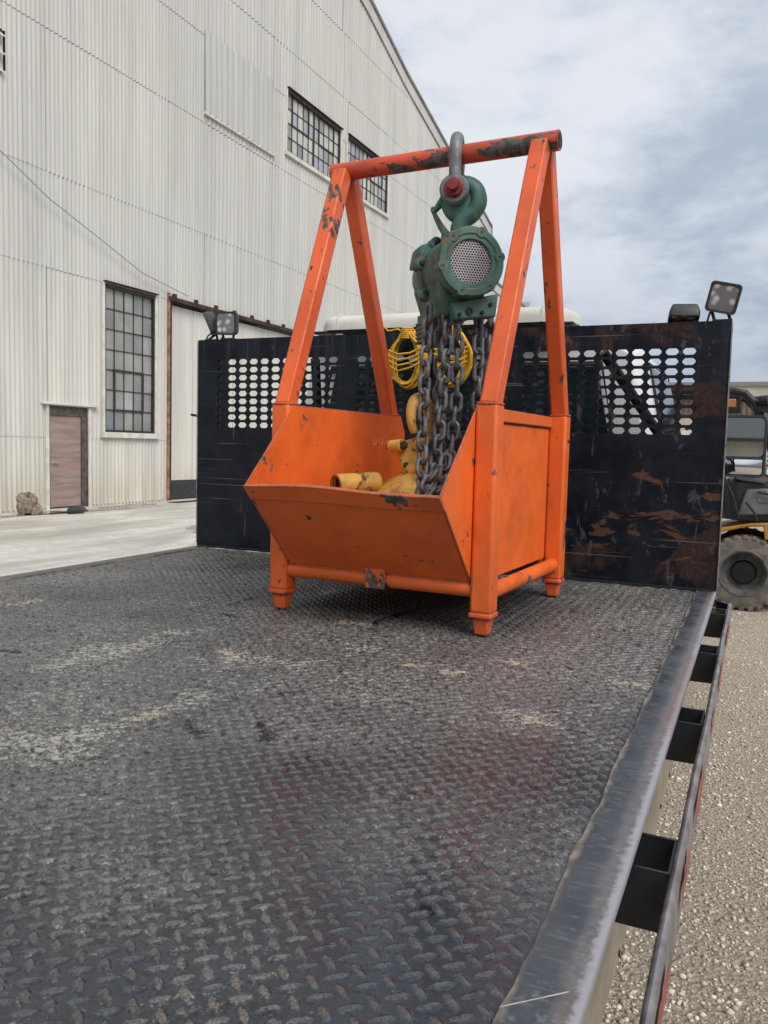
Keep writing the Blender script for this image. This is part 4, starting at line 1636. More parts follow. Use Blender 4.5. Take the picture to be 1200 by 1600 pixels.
    fs.append(tuple(range(m1)))
    fs.append(tuple(n * m1 + q for q in range(m1)))
    b.add(vs, fs)
    lb = b.build('light_bar', MT['lightbar'], truck, angle=40)
    b = W()
    b.box(x0 + .0, x1 - .0, .31, .59, 1.083, 1.0965)
    b.build('base_tray', MT['dark'], lb, bev=.004)
    for x in (x0 + .14, x0 + .33, x1 - .33, x1 - .14):
        b = W()
        b.tube([(x, .2995, 1.10), (x, .305, 1.165), (x, .35, 1.181), (x, .55, 1.181)], .0018, 5)
        b.build('lens_joint', MT['lightbar'], lb)
    b = W()
    b.tube([(-.72, .33, 1.055), (.60, .33, 1.055)], .009, 8)
    b.tube([(-.72, .57, 1.055), (.60, .57, 1.055)], .009, 8)
    for x in (-.6, 0, .5):
        b.box(x - .02, x + .02, .32, .58, 1.05, 1.083)
    b.build('mount_rail', MT['silver'], lb)


cab()


def side_mirror(sx):
    c = Vector((sx * 1.245, 1.80, .58))
    yaw = radians(3.2) if sx > 0 else radians(-14)
    R_ = Matrix.Translation(c) @ Matrix.Rotation(yaw, 4, 'Z')

    def rr(w, z0, z1, rad, y):
        pts = []
        h = (z1 - z0) / 2
        zc = (z0 + z1) / 2
        for a_, b_, a0 in ((1, 1, 0), (-1, 1, pi / 2), (-1, -1, pi), (1, -1, 1.5 * pi)):
            for k in range(6):
                a = a0 + pi / 2 * k / 5
                pts.append(R_ @ Vector((a_ * (w - rad) + rad * cos(a), y, zc + b_ * (h - rad) + rad * sin(a))))
        return pts
    b = W()
    rings = [rr(.118, -.165, .165, .03, -.004), rr(.118, -.165, .165, .03, -.022), rr(.130, -.178, .178, .04, -.022), rr(.130, -.178, .178, .04, .03), rr(.09, -.14, .14, .05, .075)]
    vs = sum(rings, [])
    k = 24
    fs = []
    for i in range(len(rings) - 1):
        for q in range(k):
            fs.append((i * k + q, i * k + (q + 1) % k, (i + 1) * k + (q + 1) % k, (i + 1) * k + q))
    fs.append(tuple((len(rings) - 1) * k + q for q in range(k)))
    fs.append(tuple(range(k)))
    b.add(vs, fs)
    bar = [R_ @ Vector((x, y, z)) for z in (-.072, -.06) for y in (-.02, -.005) for x in (-.117, .117)]
    b.add(bar, [(0, 2, 3, 1), (4, 5, 7, 6), (0, 1, 5, 4), (2, 6, 7, 3), (0, 4, 6, 2), (1, 3, 7, 5)])
    m = b.build('side_mirror', MT['dark_grey'], truck, angle=40)
    b = W()
    b.add(rr(.115, -.058, .162, .026, -.0075), [tuple(range(24))])
    b.build('mirror_glass', MT['mirror'], m, smooth=False)
    b = W()
    # convex lower glass
    n = 12
    vs, fs = [], []
    for i in range(n + 1):
        for j in range(n + 1):
            x, z = -.112 + .224 * i / n, -.160 + .085 * j / n
            y = -.009 - .012 * (1 - (x / .13) ** 2) * (1 - ((z + .117) / .07) ** 2)
            vs.append(R_ @ Vector((x, y, z)))
    for i in range(n):
        for j in range(n):
            a = i * (n + 1) + j
            fs.append((a, a + 1, a + n + 2, a + n + 1))
    b.add(vs, fs)
    b.build('convex_glass', MT['mirror'], m)
    b = W()
    b.tube([R_ @ Vector((-.05 * sx, .05, .10)), (sx * 1.08, 1.84, .72), (sx * .93, 1.86, .68)], .013, 8)
    b.build('mirror_arm', MT['dark'], m)
    b = W()
    b.tube([R_ @ Vector((-.05 * sx, .05, -.10)), (sx * 1.08, 1.84, .46), (sx * .93, 1.86, .44)], .013, 8)
    b.build('mirror_arm', MT['dark'], m)
    b = W()
    b.box(c.x - .10, c.x - .04, 1.78, 1.82, .80, .85)
    b.build('marker_lamp', MT['amber_dull'], m, bev=.006)
    b = W()
    b.box(c.x - .115, c.x - .015, 1.77, 1.83, .768, .797)
    b.box(c.x - .035, c.x - .018, 1.775, 1.825, .799, .87)
    b.build('marker_bracket', MT['dark'], m)


side_mirror(1)
side_mirror(-1)

# ================================================================== ORANGE BASKET
BC = (0.3334, -0.7745, 0.0)
BROT = -0.0425
basket = root('lifting_basket', 'scuffed orange steel lifting basket with A-frames and a top bar standing on the deck', 'lifting basket', BC, BROT)
HA, HBk = .3394, .3659      # half spacing of the posts
PH = .650                   # post height
AP = 1.4706                 # height of the top bar


def sq_tube(b, p0, p1, w0, w1=None, up=(0, 1, 0)):
    w1 = w1 or w0
    p0, p1 = Vector(p0), Vector(p1)
    d = (p1 - p0).normalized()
    a = Vector(up)
    u = (a - d * a.dot(d)).normalized()
    w = d.cross(u)
    ps = []
    for p, ww in ((p0, w0), (p1, w1)):
        for s, t_ in ((-1, -1), (1, -1), (1, 1), (-1, 1)):
            ps.append(p + u * (s * ww / 2) + w * (t_ * ww / 2))
    b.hexa(ps)


def build_basket():
    for sx in (-1, 1):
        for sy in (-1, 1):
            b = B()
            b.box(sx * HA - .0315, sx * HA + .0315, sy * HBk - .0315, sy * HBk + .0315, .066, PH)
            p = b.build('post', MT['orange_post'], basket, bev=.009, segs=3)
            b = B()
            b.box(sx * HA - .034, sx * HA + .034, sy * HBk - .034, sy * HBk + .034, .052, .068)
            w = .050
            v = .037
            cx, cy = sx * HA, sy * HBk
            b.hexa([(cx - v / 2, cy - v / 2, .003), (cx + v / 2, cy - v / 2, .003), (cx + v / 2, cy + v / 2, .003), (cx - v / 2, cy + v / 2, .003),
                    (cx - w / 2, cy - w / 2, .0515), (cx + w / 2, cy - w / 2, .0515), (cx + w / 2, cy + w / 2, .0515), (cx - w / 2, cy + w / 2, .0515)])
            b.build('foot', MT['orange_brace'], p, bev=.005)
            # weld collar at the head of the post
            b = B()
            k = 28
            pts = []
            r = random.Random(int(sx + 3 * sy + 9))
            for i in range(k):
                a = 2 * pi * i / k
                q = max(abs(cos(a)), abs(sin(a)))
                pts.append((cx + .031 * cos(a) / q ** .75, cy + .031 * sin(a) / q ** .75, PH + .001 + r.uniform(-.0015, .0015)))
            b.tube(pts, .0038, 6, closed=True)
            b.build('weld_bead', MT['orange'], p)
            # cap plate inside the weld so the post is closed
            b = B()
            sq_tube(b, (cx, cy, PH - .006), (sx * .349, sy * .026, AP - .012), .052)
            b.build('brace', MT['orange_brace'], basket, bev=.006, segs=2)
    # top bar
    b = B()
    n = 40
    pts = [(-.400 + .800 * i / n, 0, AP) for i in range(n + 1)]
    b.tube(pts, .0305, 28)
    b.build('top_bar', MT['orange_top'], basket)
    for sx in (-1, 1):
        b = B()
        b.lathe([(0, .024), (.0015, .023)], (sx * .4003, 0, AP), (sx, 0, 0), 20)
        b.build('bar_bore', MT['dark_rust'], basket)
    # lower rails
    for nm, p0, p1 in (('a', (-HA + .03, -HBk, .130), (HA - .03, -HBk, .130)), ('b', (-HA + .03, HBk, .130), (HA - .03, HBk, .130)),
                       ('c', (HA, -HBk + .03, .118), (HA, HBk - .03, .118)), ('d', (-HA, -HBk + .03, .118), (-HA, HBk - .03, .118))):
        b = B()
        b.tube([Vector(p0).lerp(Vector(p1), i / 12) for i in range(13)], .0235, 20)
        b.build('rail', MT['orange_post'], basket)
    # hopper sides
    prof = [(-.385, .153), (-.622, .402), (-.372, PH - .003), (.388, PH - .003), (.425, .585), (.450, .33), (.388, .153)]
    for sx in (-1, 1):
        b = B()
        b.prism([(sx * .301, v, z) for v, z in prof], (sx * .0055, 0, 0))
        b.build('side_plate', MT['orange'], basket, bev=.001, segs=1)
    # framed outer panel between the posts
    for sx in (-1, 1):
        b = B()
        b.box(sx * .3075, sx * .3135, -HBk + .045, HBk - .042, .142, PH - .045)
        b.box(sx * .3070, sx * .322, -HBk + .033, HBk - .033, PH - .043, PH - .006)
        b.build('outer_panel', MT['orange'], basket, bev=.003)
    for pts in ([(.160, .530), (.162, .560), (.178, .558), (.184, .546), (.176, .533), (.160, .530)], [(.205, .556), (.208, .538), (.220, .530), (.232, .538), (.234, .558)],
                [(.256, .560), (.286, .560), (.258, .532), (.290, .531)]):
        b = B()
        b.tube([(-.3006, v, z) for v, z in pts], .0011, 5)
        b.build('chalk_mark', MT['chalk'], basket)
    # bead where the folded rim meets
    for sx in (-1, 1):
        b = B()
        r = random.Random(2)
        b.tube([(sx * .3145, -HBk + .04 + i * .0225, PH - .047 + r.uniform(-.001, .001)) for i in range(30)], .0022, 6)
        b.build('seam_line', MT['dark_rust'], basket)
    # front plate: sloping chute with a folded stiffening rim along the lip, a little bent
    n = 36
    lo, up = Vector((0, -.385, .153)), Vector((0, -.622, .402))
    d = up - lo
    nrm = Vector((0, -d.z, d.y)).normalized()

    def bend(s):
        return .010 * math.exp(-((s - .33) / .3) ** 2) - .002 * math.exp(-((s - .75) / .2) ** 2)
    b = B()
    for side, th in ((0, 0.0), (1, .005)):
        pass
    vs, fs = [], []
    rows = [0, .25, .5, .8, .86, 1.0]
    for i in range(n + 1):
        s = i / n
        x = -.3005 + .601 * s
        for k, f in enumerate(rows):
            p = lo + d * f + Vector((x, 0, 0))
            p.z += bend(s) * f ** 3
            p += nrm * (.006 * sin(pi * s) * sin(pi * f))
            vs.append(p)
        for k, f in enumerate(rows[::-1]):
            p = lo + d * f + Vector((x, 0, 0)) - nrm * .0055
            p.z += bend(s) * f ** 3
            p += nrm * (.006 * sin(pi * s) * sin(pi * f))
            vs.append(p)
    k = 12
    for i in range(n):
        for q in range(k):
            fs.append((i * k + q, i * k + (q + 1) % k, (i + 1) * k + (q + 1) % k, (i + 1) * k + q))
    fs.append(tuple(range(k)))
    fs.append(tuple(n * k + q for q in range(k)))
    b.add(vs, fs)
    fp = b.build('front_plate', MT['orange'], basket, angle=30)
    b = B()
    vs, fs = [], []
    for i in range(n + 1):
        s = i / n
        x = -.3065 + .613 * s
        for f, o_ in ((.845, .0005), (.845, .0055), (1.004, .0055), (1.004, .0005)):
            p = lo + d * f + Vector((x, 0, 0))
            p.z += bend(s) * f ** 3
            p += nrm * (.006 * sin(pi * s) * sin(pi * min(f, 1)) + o_)
            vs.append(p)
    for i in range(n):
        for q in range(4):
            fs.append((i * 4 + q, i * 4 + (q + 1) % 4, (i + 1) * 4 + (q + 1) % 4, (i + 1) * 4 + q))
    fs.append((0, 1, 2, 3))
    fs.append(tuple(n * 4 + q for q in range(4)))
    b.add(vs, fs)
    b.build('lip', MT['orange_post'], fp, bev=.001, segs=1)
    b = B()
    b.prism([(-.3005, .388, .153), (-.3005, .450, .33), (-.3005, .444, .334), (-.3005, .380, .157)], (.601, 0, 0))
    b.build('back_plate', MT['orange'], basket)
    b = B()
    b.box(-.3005, .3005, -.384, .387, .148, .1525)
    b.build('floor_plate', MT['orange'], basket)
    b = B()
    b.box(-.026, .040, -.3965, -.389, .104, .176)
    b.build('lug_tab', MT['orange_post'], basket, bev=.002)
    for sx in (-1, 1):   # little side lugs seen on the back post
        b = B()
        b.lathe([(0, .006), (.004, .005)], (sx * (HA + .032), HBk, .56), (sx, 0, 0), 8)
        b.build('plug', MT['dark_rust'], basket)


build_basket()

ROTB = Matrix.Translation(BC) @ Matrix.Rotation(BROT, 4, 'Z')


def L2W(u, v, z):
    return ROTB @ Vector((u, v, z))


# ================================================================== SHACKLE
PINZ = 1.3495
HU = .064


def build_shackle():
    base = L2W(HU, 0, PINZ)
    rz = radians(13)
    r = root('bow_shackle', 'large grey galvanised bow shackle with a red pin hanging on the orange top bar', 'shackle', base, rz)
    # local: y = pin axis (towards viewer is -y), z up
    b = B()
    bow = []
    n = 30
    for i in range(n + 1):
        a = pi * i / n
        y = -.048 * cos(a)
        z = .095 + .078 * sin(a)
        bow.append((0, y, z))
    pts = [(0, -.043, .02), (0, -.0445, .05), (0, -.046, .075)] + bow + [(0, .046, .075), (0, .0445, .05), (0, .043, .02)]
    rad = [.020, .0195, .0195] + [.0205 + .0 * i for i in range(n + 1)] + [.0195, .0195, .020]
    b.tube(pts, .02, 16, radii=rad, up=(1, 0, 0))
    for s in (-1, 1):
        b.lathe([(-.013, .040), (-.009, .0465), (.009, .0475), (.017, .041)], (0, s * .043, 0), (0, s, 0), 36)
    b.build('bow', MT['shackle'], r, angle=50)
    b = B()
    b.lathe([(-.10, .016), (-.088, .0165), (.085, .0165), (.085, .0165)], (0, 0, 0), (0, 1, 0), 20)
    b.lathe([(.0, .027), (.012, .028), (.016, .025)], (0, .064, 0), (0, 1, 0), 6)
    b.lathe([(0, .030), (.010, .030), (.016, .026)], (0, -.0600, 0), (0, -1, 0), 24)
    b.box(-.006, .006, -.083, -.070, -.022, .022, mat=Matrix.Rotation(.5, 4, 'Y'))
    b.build('pin', MT['pin_red'], r, bev=.001)


build_shackle()

# ================================================================== HOIST
HO = L2W(.081, .0, 1.108)
FA = radians(39)
# local x = motor axis towards the viewer's side, y = to the picture's right, z = up
HRZ = math.atan2(-cos(FA), sin(FA))
hoist = root('chain_hoist', 'green chain hoist with a round perforated end cover hanging from the shackle', 'chain hoist', HO, HRZ)


def build_hoist():
    X = Vector((1, 0, 0))
    tilt = Matrix.Rotation(radians(2), 4, 'Y')
    b = B()
    b.lathe([(-.235, .050), (-.228, .082), (-.205, .097), (-.10, .101), (-.098, .114), (-.070, .114), (-.068, .104), (.02, .101), (.06, .096), (.088, .100)], (0, 0, 0), X, 48)
    for i in range(9):     # cast webs under the barrel, and two long seams along its side
        a = radians(-100 + 9 * i)
        R_ = Matrix.Rotation(a, 4, 'X')
        b.box(-.20, -.105, -.0035, .0035, .09, .107, mat=R_)
    for a in (-62, -118):
        R_ = Matrix.Rotation(radians(a), 4, 'X')
        b.box(-.062, .080, -.008, .008, .09, .113, mat=R_)
    b.build('motor_housing', MT['green'], hoist, bev=.0025, angle=40)
    # lower gear case / chain box, bulging to the left under the barrel
    b = B()
    p = [(-.20, -.100), (-.20, .070), (.070, .082), (.070, -.085)]
    pb = [(-.155, -.075), (-.155, .050), (.045, .066), (.045, -.060)]
    b.hexa([(x, y, -.158) for x, y in pb] + [(x, y, -.040) for x, y in p])
    b.build('gear_case', MT['green'], hoist, bev=.016, segs=3)
    b = B()
    b.hexa([(.040, -.035, -.176), (.092, -.035, -.176), (.092, .100, -.160), (.040, .100, -.160),
            (.040, -.05, -.125), (.088, -.05, -.125), (.088, .108, -.085), (.040, .108, -.085)])
    b.build('chain_guide', MT['green'], hoist, bev=.006)
    b = B()
    b.lathe([(0, .0125), (.004, .0125), (.004, .008), (.0015, .008)], (.0925, .008, -.148), X, 16)
    b.build('guide_pin', MT['dark'], hoist)
    for c_ in ((.090, .080, -.122), (.091, .052, -.150), (.091, -.024, -.160)):
        b = B()
        b.hexbolt(c_, X, .007, .006)
        b.build('guide_bolt', MT['dark'], hoist)
    # flange lugs with sunk bolts
    for a in (-.55, -1.35, -2.3, 2.5, .75, 1.6):
        b = B()
        y, z = .109 * sin(a), .109 * cos(a)
        b.lathe([(0, .021), (.050, .021), (.053, .018)], (-.112, y, z), X, 20)
        b.build('flange_lug', MT['green'], hoist)
        b = B()
        b.hexbolt((-.0588, y, z), X, .010, .006)
        b.build('flange_bolt', MT['dark'], hoist)
    # square shoulder casting on the upper left
    b = B()
    b.hexa([(-.19, -.118, .02), (-.075, -.118, .02), (-.075, -.05, .03), (-.19, -.05, .03),
            (-.18, -.108, .088), (-.080, -.108, .088), (-.080, -.03, .112), (-.18, -.03, .112)])
    b.build('shoulder_casting', MT['green'], hoist, bev=.012, segs=3)
    # ribbed chain stripper at the lower left
    b = B()
    for i in range(5):
        b.box(-.19, -.095, -.085, .01, -.226 + i * .0155, -.226 + i * .0155 + .009)
    b.box(-.185, -.10, -.080, .005, -.225, -.13)
    b.build('chain_stripper', MT['green'], hoist, bev=.002)
    # end cover
    b = B()
    b.lathe([(.088, .098), (.090, .109), (.118, .109), (.126, .104), (.126, .086), (.1215, .083), (.1215, .0695), (.116, .067), (.110, .066)], (0, 0, 0), X, 56, cap=False)
    ec = b.build('end_cover', MT['green'], hoist, bev=.001, segs=1)
    for i in range(6):
        a = radians(-42 + 60 * i)
        b = B()
        b.lathe([(.080, .017), (.1245, .017), (.1265, .015), (.1265, .0105), (.121, .010)], (0, .0955 * sin(a), .0955 * cos(a)), X, 24)
        lg = b.build('cover_lug', MT['green'], ec)
        b = B()
        b.hexbolt((.1205, .0955 * sin(a), .0955 * cos(a)), X, .0075, .004)
        b.build('cover_bolt', MT['dark'], lg)
    b = B()
    n = 40
    b.add([(.1125, .0665 * cos(2 * pi * i / n), .0665 * sin(2 * pi * i / n)) for i in range(n)], [tuple(range(n))])
    b.build('grille', MT['grille'], ec, smooth=False)
    # top lug that carries the hook shank
    b = B()
    b.hexa([(-.075, -.05, .06), (.035, -.05, .06), (.035, .05, .06), (-.075, .05, .06), (-.05, -.032, .112), (.015, -.032, .112), (.015, .032, .112), (-.05, .032, .112)])
    b.build('top_lug', MT['green'], hoist, bev=.006)


build_hoist()


def build_hook(parent_loc):
    # hook plane stands square to the shackle pin
    c = L2W(HU, 0, PINZ) - Vector(HO)
    Rz = Matrix.Rotation(radians(13), 4, 'Z')
    inv = Matrix.Rotation(-HRZ, 4, 'Z')

    def P(h, z, y=0):
        w = Rz @ Vector((h, y, z))
        return inv @ (c + w)
    pts = [(.014, -.160), (.012, -.135), (.014, -.108), (.030, -.082), (.056, -.064), (.070, -.036), (.069, -.004), (.050, .020), (.024, .026), (-.002, .018), (-.024, .000), (-.046, -.026),
           (-.064, -.048), (-.076, -.060)]
    rad = [.036, .036, .038, .039, .037, .037, .037, .037, .036, .033, .027, .018, .012, .009]
    # smooth the polyline
    def cr(p, t_):
        i = int(t_)
        i = min(i, len(p) - 2)
        f = t_ - i
        g = lambda k: np.array(p[max(0, min(len(p) - 1, k))], float)
        p0, p1, p2, p3 = g(i - 1), g(i), g(i + 1), g(i + 2)
        return .5 * ((2 * p1) + (-p0 + p2) * f + (2 * p0 - 5 * p1 + 4 * p2 - p3) * f * f + (-p0 + 3 * p1 - 3 * p2 + p3) * f ** 3)
    k = 60
    PP, RR = [], []
    for i in range(k + 1):
        t_ = (len(pts) - 1) * i / k
        q = cr(pts, t_)
        PP.append(P(q[0], q[1]))
        RR.append(float(cr([(r_, 0) for r_ in rad], t_)[0]))
    b = B()
    b.tube(PP, .02, 16, radii=RR, flat=.74, up=inv @ (Rz @ Vector((0, 1, 0))))
    hk = b.build('hook', MT['green'], hoist, angle=60)
    b = B()
    o_ = P(.026, -.022)
    ax_ = (P(.026, -.022, 1) - o_).normalized()
    b.lathe([(-.024, .030), (-.022, .060), (-.012, .075), (.012, .075), (.022, .060), (.024, .030)], o_, ax_, 36)
    b.build('hook_bowl', MT['green'], hk, angle=60)
    b = B()
    a_, c_ = P(-.074, -.052), P(-.028, -.128)
    b.tube([a_, P(-.062, -.075), P(-.045, -.105), c_], .006, 8, radii=[.006, .0085, .011, .013])
    b.tube([P(-.072, -.05, -.012), P(-.072, -.05, .012)], .009, 10)
    b.tube([P(-.030, -.122, -.014), P(-.030, -.122, .014)], .010, 10)
    for i in range(5):
        b.tube([P(-.060 + .007 * i, -.078 - .011 * i, -.010), P(-.060 + .007 * i, -.078 - .011 * i, .010)], .005, 6)
    b.build('latch', MT['green'], hk)
    b = B()
    b.tube([P(-.035, -.150), P(-.030, -.118)], .012, 10)
    b.build('latch_lug', MT['green'], hk)


build_hook(HO)

# chain ----------------------------------------------------------------
LPI, LW, LR = .0465, .0160, .0071      # pitch, half width of centre line, wire radius


def chain(path, seed=0, twist=0.0):
    """path: list of points in basket space; returns builder with links following it"""
    r = random.Random(seed)
    pts = [L2W(*p) - Vector(HO) for p in path]
    inv = Matrix.Rotation(-HRZ, 4, 'Z')
    pts = [inv @ p for p in pts]
    # resample
    seg = []
    tot = 0
    for a, c in zip(pts, pts[1:]):
        seg.append((tot, (c - a).length, a, c))
        tot += (c - a).length
    n = int(tot / LPI)
    b = B()
    ref = None
    for i in range(n):
        s0, s1 = i * LPI, (i + 1) * LPI

        def at(s):
            for t0, L_, a, c in seg:
                if s <= t0 + L_:
                    return a.lerp(c, (s - t0) / L_)
            return seg[-1][3]
        a, c = at(s0), at(s1)
        d = (c - a).normalized()
        m = (a + c) / 2
        if ref is None:
            q = Vector((cos(twist), sin(twist), 0))
            if abs(d.z) < .5:
                q = Vector((0, 0, 1))
            ref = q
        u = (ref - d * ref.dot(d)).normalized()
        ref = u
        w = d.cross(u)
        if i % 2:
            u, w = w, -u
        ja = r.uniform(-.3, .3)
        u, w = u * cos(ja) + w * sin(ja), w * cos(ja) - u * sin(ja)
        m = m + u * r.uniform(-.001, .001)
        H = LPI / 2 + LR * .92 - LW
        loop = []
        for k in range(7):
            aa = pi * k / 6
            loop.append(m + d * (H + LW * sin(aa)) + u * (LW * cos(aa)))
        for k in range(7):
            aa = pi + pi * k / 6
            loop.append(m + d * (-H + LW * sin(aa)) + u * (LW * cos(aa)))
        b.tube(loop, LR, 8, closed=True, up=w)
    return b


def build_chains():
    S1 = [[(.006, -.06, .985), (.004, -.07, .80), (.012, -.09, .62), (.026, -.12, .50), (.044, -.16, .40), (.060, -.19, .30)],
          [(.070, -.05, .975), (.068, -.05, .80), (.064, -.07, .64), (.060, -.08, .52), (.054, -.10, .40), (.06, -.12, .22)],
          [(.100, -.045, .975), (.104, -.045, .82), (.106, -.04, .70), (.098, -.05, .56), (.092, -.06, .42), (.09, -.08, .20)],
          [(.142, .035, .985), (.148, .035, .82), (.146, .04, .66), (.144, .03, .5), (.14, .01, .22)],
          [(.170, .075, .985), (.172, .075, .80), (.168, .08, .60), (.165, .08, .25)],
          [(.022, .0, .960), (.026, .0, .75), (.044, -.03, .55), (.06, -.04, .25)],
          [(.08, -.13, .46), (.07, -.19, .40), (.07, -.25, .34), (.08, -.30, .27), (.09, -.34, .22)],
          [(.10, -.10, .50), (.11, -.15, .42), (.10, -.21, .37), (.08, -.27, .31), (.06, -.32, .26)],
          [(.15, -.02, .50), (.17, -.06, .42), (.18, -.12, .37), (.17, -.19, .33), (.14, -.25, .29)],
          # slack laid in the trough
          [(.02, -.24, .28), (.04, -.25, .32), (.06, -.26, .345), (.08, -.24, .36), (.11, -.2, .33), (.15, -.14, .34), (.18, -.06, .30)],
          [(.05, -.17, .36), (.08, -.18, .39), (.10, -.14, .42), (.14, -.10, .40), (.18, -.08, .34)],
          [(.06, -.33, .22), (.09, -.31, .25), (.11, -.3, .24), (.17, -.27, .25), (.23, -.2, .22), (.24, -.1, .24)],
          [(.05, -.29, .27), (.08, -.27, .30), (.10, -.26, .30), (.17, -.22, .29), (.21, -.12, .28)],
          [(.10, .02, .30), (.14, -.02, .38), (.17, .02, .42), (.14, .08, .36), (.18, .12, .26)],
          ]
    for i, p in enumerate(S1):
        chain(p, i, .35 + .5 * i).build('load_chain', MT['chain'], hoist, angle=70, fix=False)


build_chains()


# ================================================================== YELLOW HOOK BLOCK
def build_block():
    base = L2W(-.06, .02, .155)
    rk = root('hook_block', 'battered yellow lower hook block lying among grey chain in the orange basket', 'hook block', base, BROT)
    # local coordinates = basket axes, origin at (-.06, .02, .155)
    def Q(u, v, z):
        return Vector((u + .06, v - .02, z - .155))
    # sheave housing: a flattened domed shell resting in the trough
    b = B()
    ax = Vector((-.42, -.38, .80)).normalized()
    b.lathe([(-.13, .06), (-.12, .13), (-.02, .165), (.02, .165), (.05, .150), (.085, .105), (.10, .06), (.104, .0)], Q(-.045, -.05, .335), ax, 40)
    b.build('sheave_housing', MT['yellow'], rk, bev=.003)
    b = B()
    b.lathe([(.018, .172), (.034, .172), (.036, .166)], Q(-.045, -.05, .335), ax, 40)
    b.build('housing_rim', MT['yellow'], rk)
    u_ = ax.orthogonal().normalized()
    w_ = ax.cross(u_)
    for i in range(10):
        a = 2 * pi * i / 10
        b = B()
        b.hexbolt(Q(-.045, -.05, .335) + ax * .034 + (u_ * cos(a) + w_ * sin(a)) * .158, ax, .010, .008)
        b.build('rim_bolt', MT['dark_rust'], rk)
    for i in range(5):
        a = 2 * pi * i / 5 + .4
        b = B()
        d_ = u_ * cos(a) + w_ * sin(a)
        b.tube([Q(-.045, -.05, .335) + ax * .094 + d_ * .05, Q(-.045, -.05, .335) + ax * .078 + d_ * .11, Q(-.045, -.05, .335) + ax * .042 + d_ * .150], .009, 8)
        b.build('casting_rib', MT['yellow'], rk)
    b = B()
    b.box(-.13, .12, -.10, .12, .0, .12, mat=Matrix.Translation(Q(-.04, -.03, .156)))
    b.build('lower_body', MT['yellow'], rk, bev=.02)
    # open half-cylinder guard pointing left
    b = B()
    n = 16
    axd = (Q(-.205, -.16, .405) - Q(-.365, -.08, .390))
    p0, p1 = Q(-.240, -.215, .396), Q(-.160, -.075, .404)
    d = (p1 - p0).normalized()
    u = Vector((0, 0, 1))
    u = (u - d * u.dot(d)).normalized()
    w = d.cross(u)
    vs, fs = [], []
    for p, R in ((p0, .036), (p1, .036)):
        for i in range(n + 1):
            a = -.25 * pi + 1.5 * pi * i / n - pi / 2 + .0
            vs.append(p + w * (R * cos(a + pi / 2 - .0)) + u * (R * sin(a + pi / 2)))
        for i in range(n, -1, -1):
            a = -.25 * pi + 1.5 * pi * i / n - pi / 2
            vs.append(p + w * ((R - .007) * cos(a + pi / 2)) + u * ((R - .007) * sin(a + pi / 2)))
    k = 2 * (n + 1)
    for q in range(k):
        fs.append((q, (q + 1) % k, k + (q + 1) % k, k + q))
    fs.append(tuple(range(k)))
    fs.append(tuple(k + q for q in range(k)))
    b.add(vs, fs)
    b.build('chain_guard', MT['yellow'], rk, angle=40)
    b = B()
    b.tube([p0 + d * .016, p1], .027, 16)
    b.build('guard_core', MT['dark'], rk)
    # cheek plates and cross-head with big bolts
    b = B()
    R1 = Matrix.Translation(Q(-.045, -.03, .49)) @ Matrix.Rotation(-.35, 4, 'Y') @ Matrix.Rotation(.35, 4, 'Z')
    b.box(-.048, .052, -.042, .042, -.12, .060, mat=R1)
    b.build('cross_head', MT['yellow'], rk, bev=.010, segs=3)
    for (x, y, z, L_, r_) in ((-.040, -.05, .048, .055, .021), (.005, -.05, -.052, .085, .027)):
        b = B()
        o_ = R1 @ Vector((x, y - .005, z))
        dirv = (R1.to_3x3() @ Vector((.75, -.62, -.25))).normalized()
        b.tube([o_ - dirv * L_ * .5, o_ + dirv * L_ * .5], r_, 18)
        b.build('lug_boss', MT['yellow'], rk, bev=.003)
        b = B()
        b.hexbolt(o_ + dirv * L_ * .5, dirv, .015, .010)
        b.hexbolt(o_ - dirv * L_ * .5, -dirv, .015, .010)
        b.build('boss_bolt', MT['dark_rust'], rk)
    b = B()
    for x, z in ((-.03, -.02), (.028, .025), (.03, -.035), (-.032, -.062)):
        b.hexbolt(R1 @ Vector((x, -.042, z)), R1.to_3x3() @ Vector((0, -1, 0)), .0095, .008)
    b.build('plate_bolt', MT['dark_rust'], rk)
    # thick hook standing up, seen nearly edge on
    b = B()
    c = Q(-.018, -.04, .618)
    hv = Vector((.16, .98, 0)).normalized()
    pts, rad = [], []
    n = 36
    for i in range(n + 1):
        a = -pi * .5 - .2 + 1.78 * pi * i / n
        pts.append(c + hv * (.058 * cos(a)) + Vector((-.10 * .068 * sin(a), 0, .068 * sin(a))))
        rad.append(.0215 - .008 * max(0, (i / n - .7) / .3))
    b.tube(pts, .02, 14, radii=rad)
    b.tube([Q(-.03, -.05, .52), pts[0]], .022, 14)
    b.build('hook', MT['yellow'], rk, angle=60)
    # loose lug and link on the right of the heap
    b = B()
    b.lathe([(0, .028), (.05, .030), (.056, .024)], Q(.075, -.14, .335), Vector((.3, -.5, .8)), 16)
    b.build('swivel_boss', MT['yellow'], rk, bev=.004)


build_block()


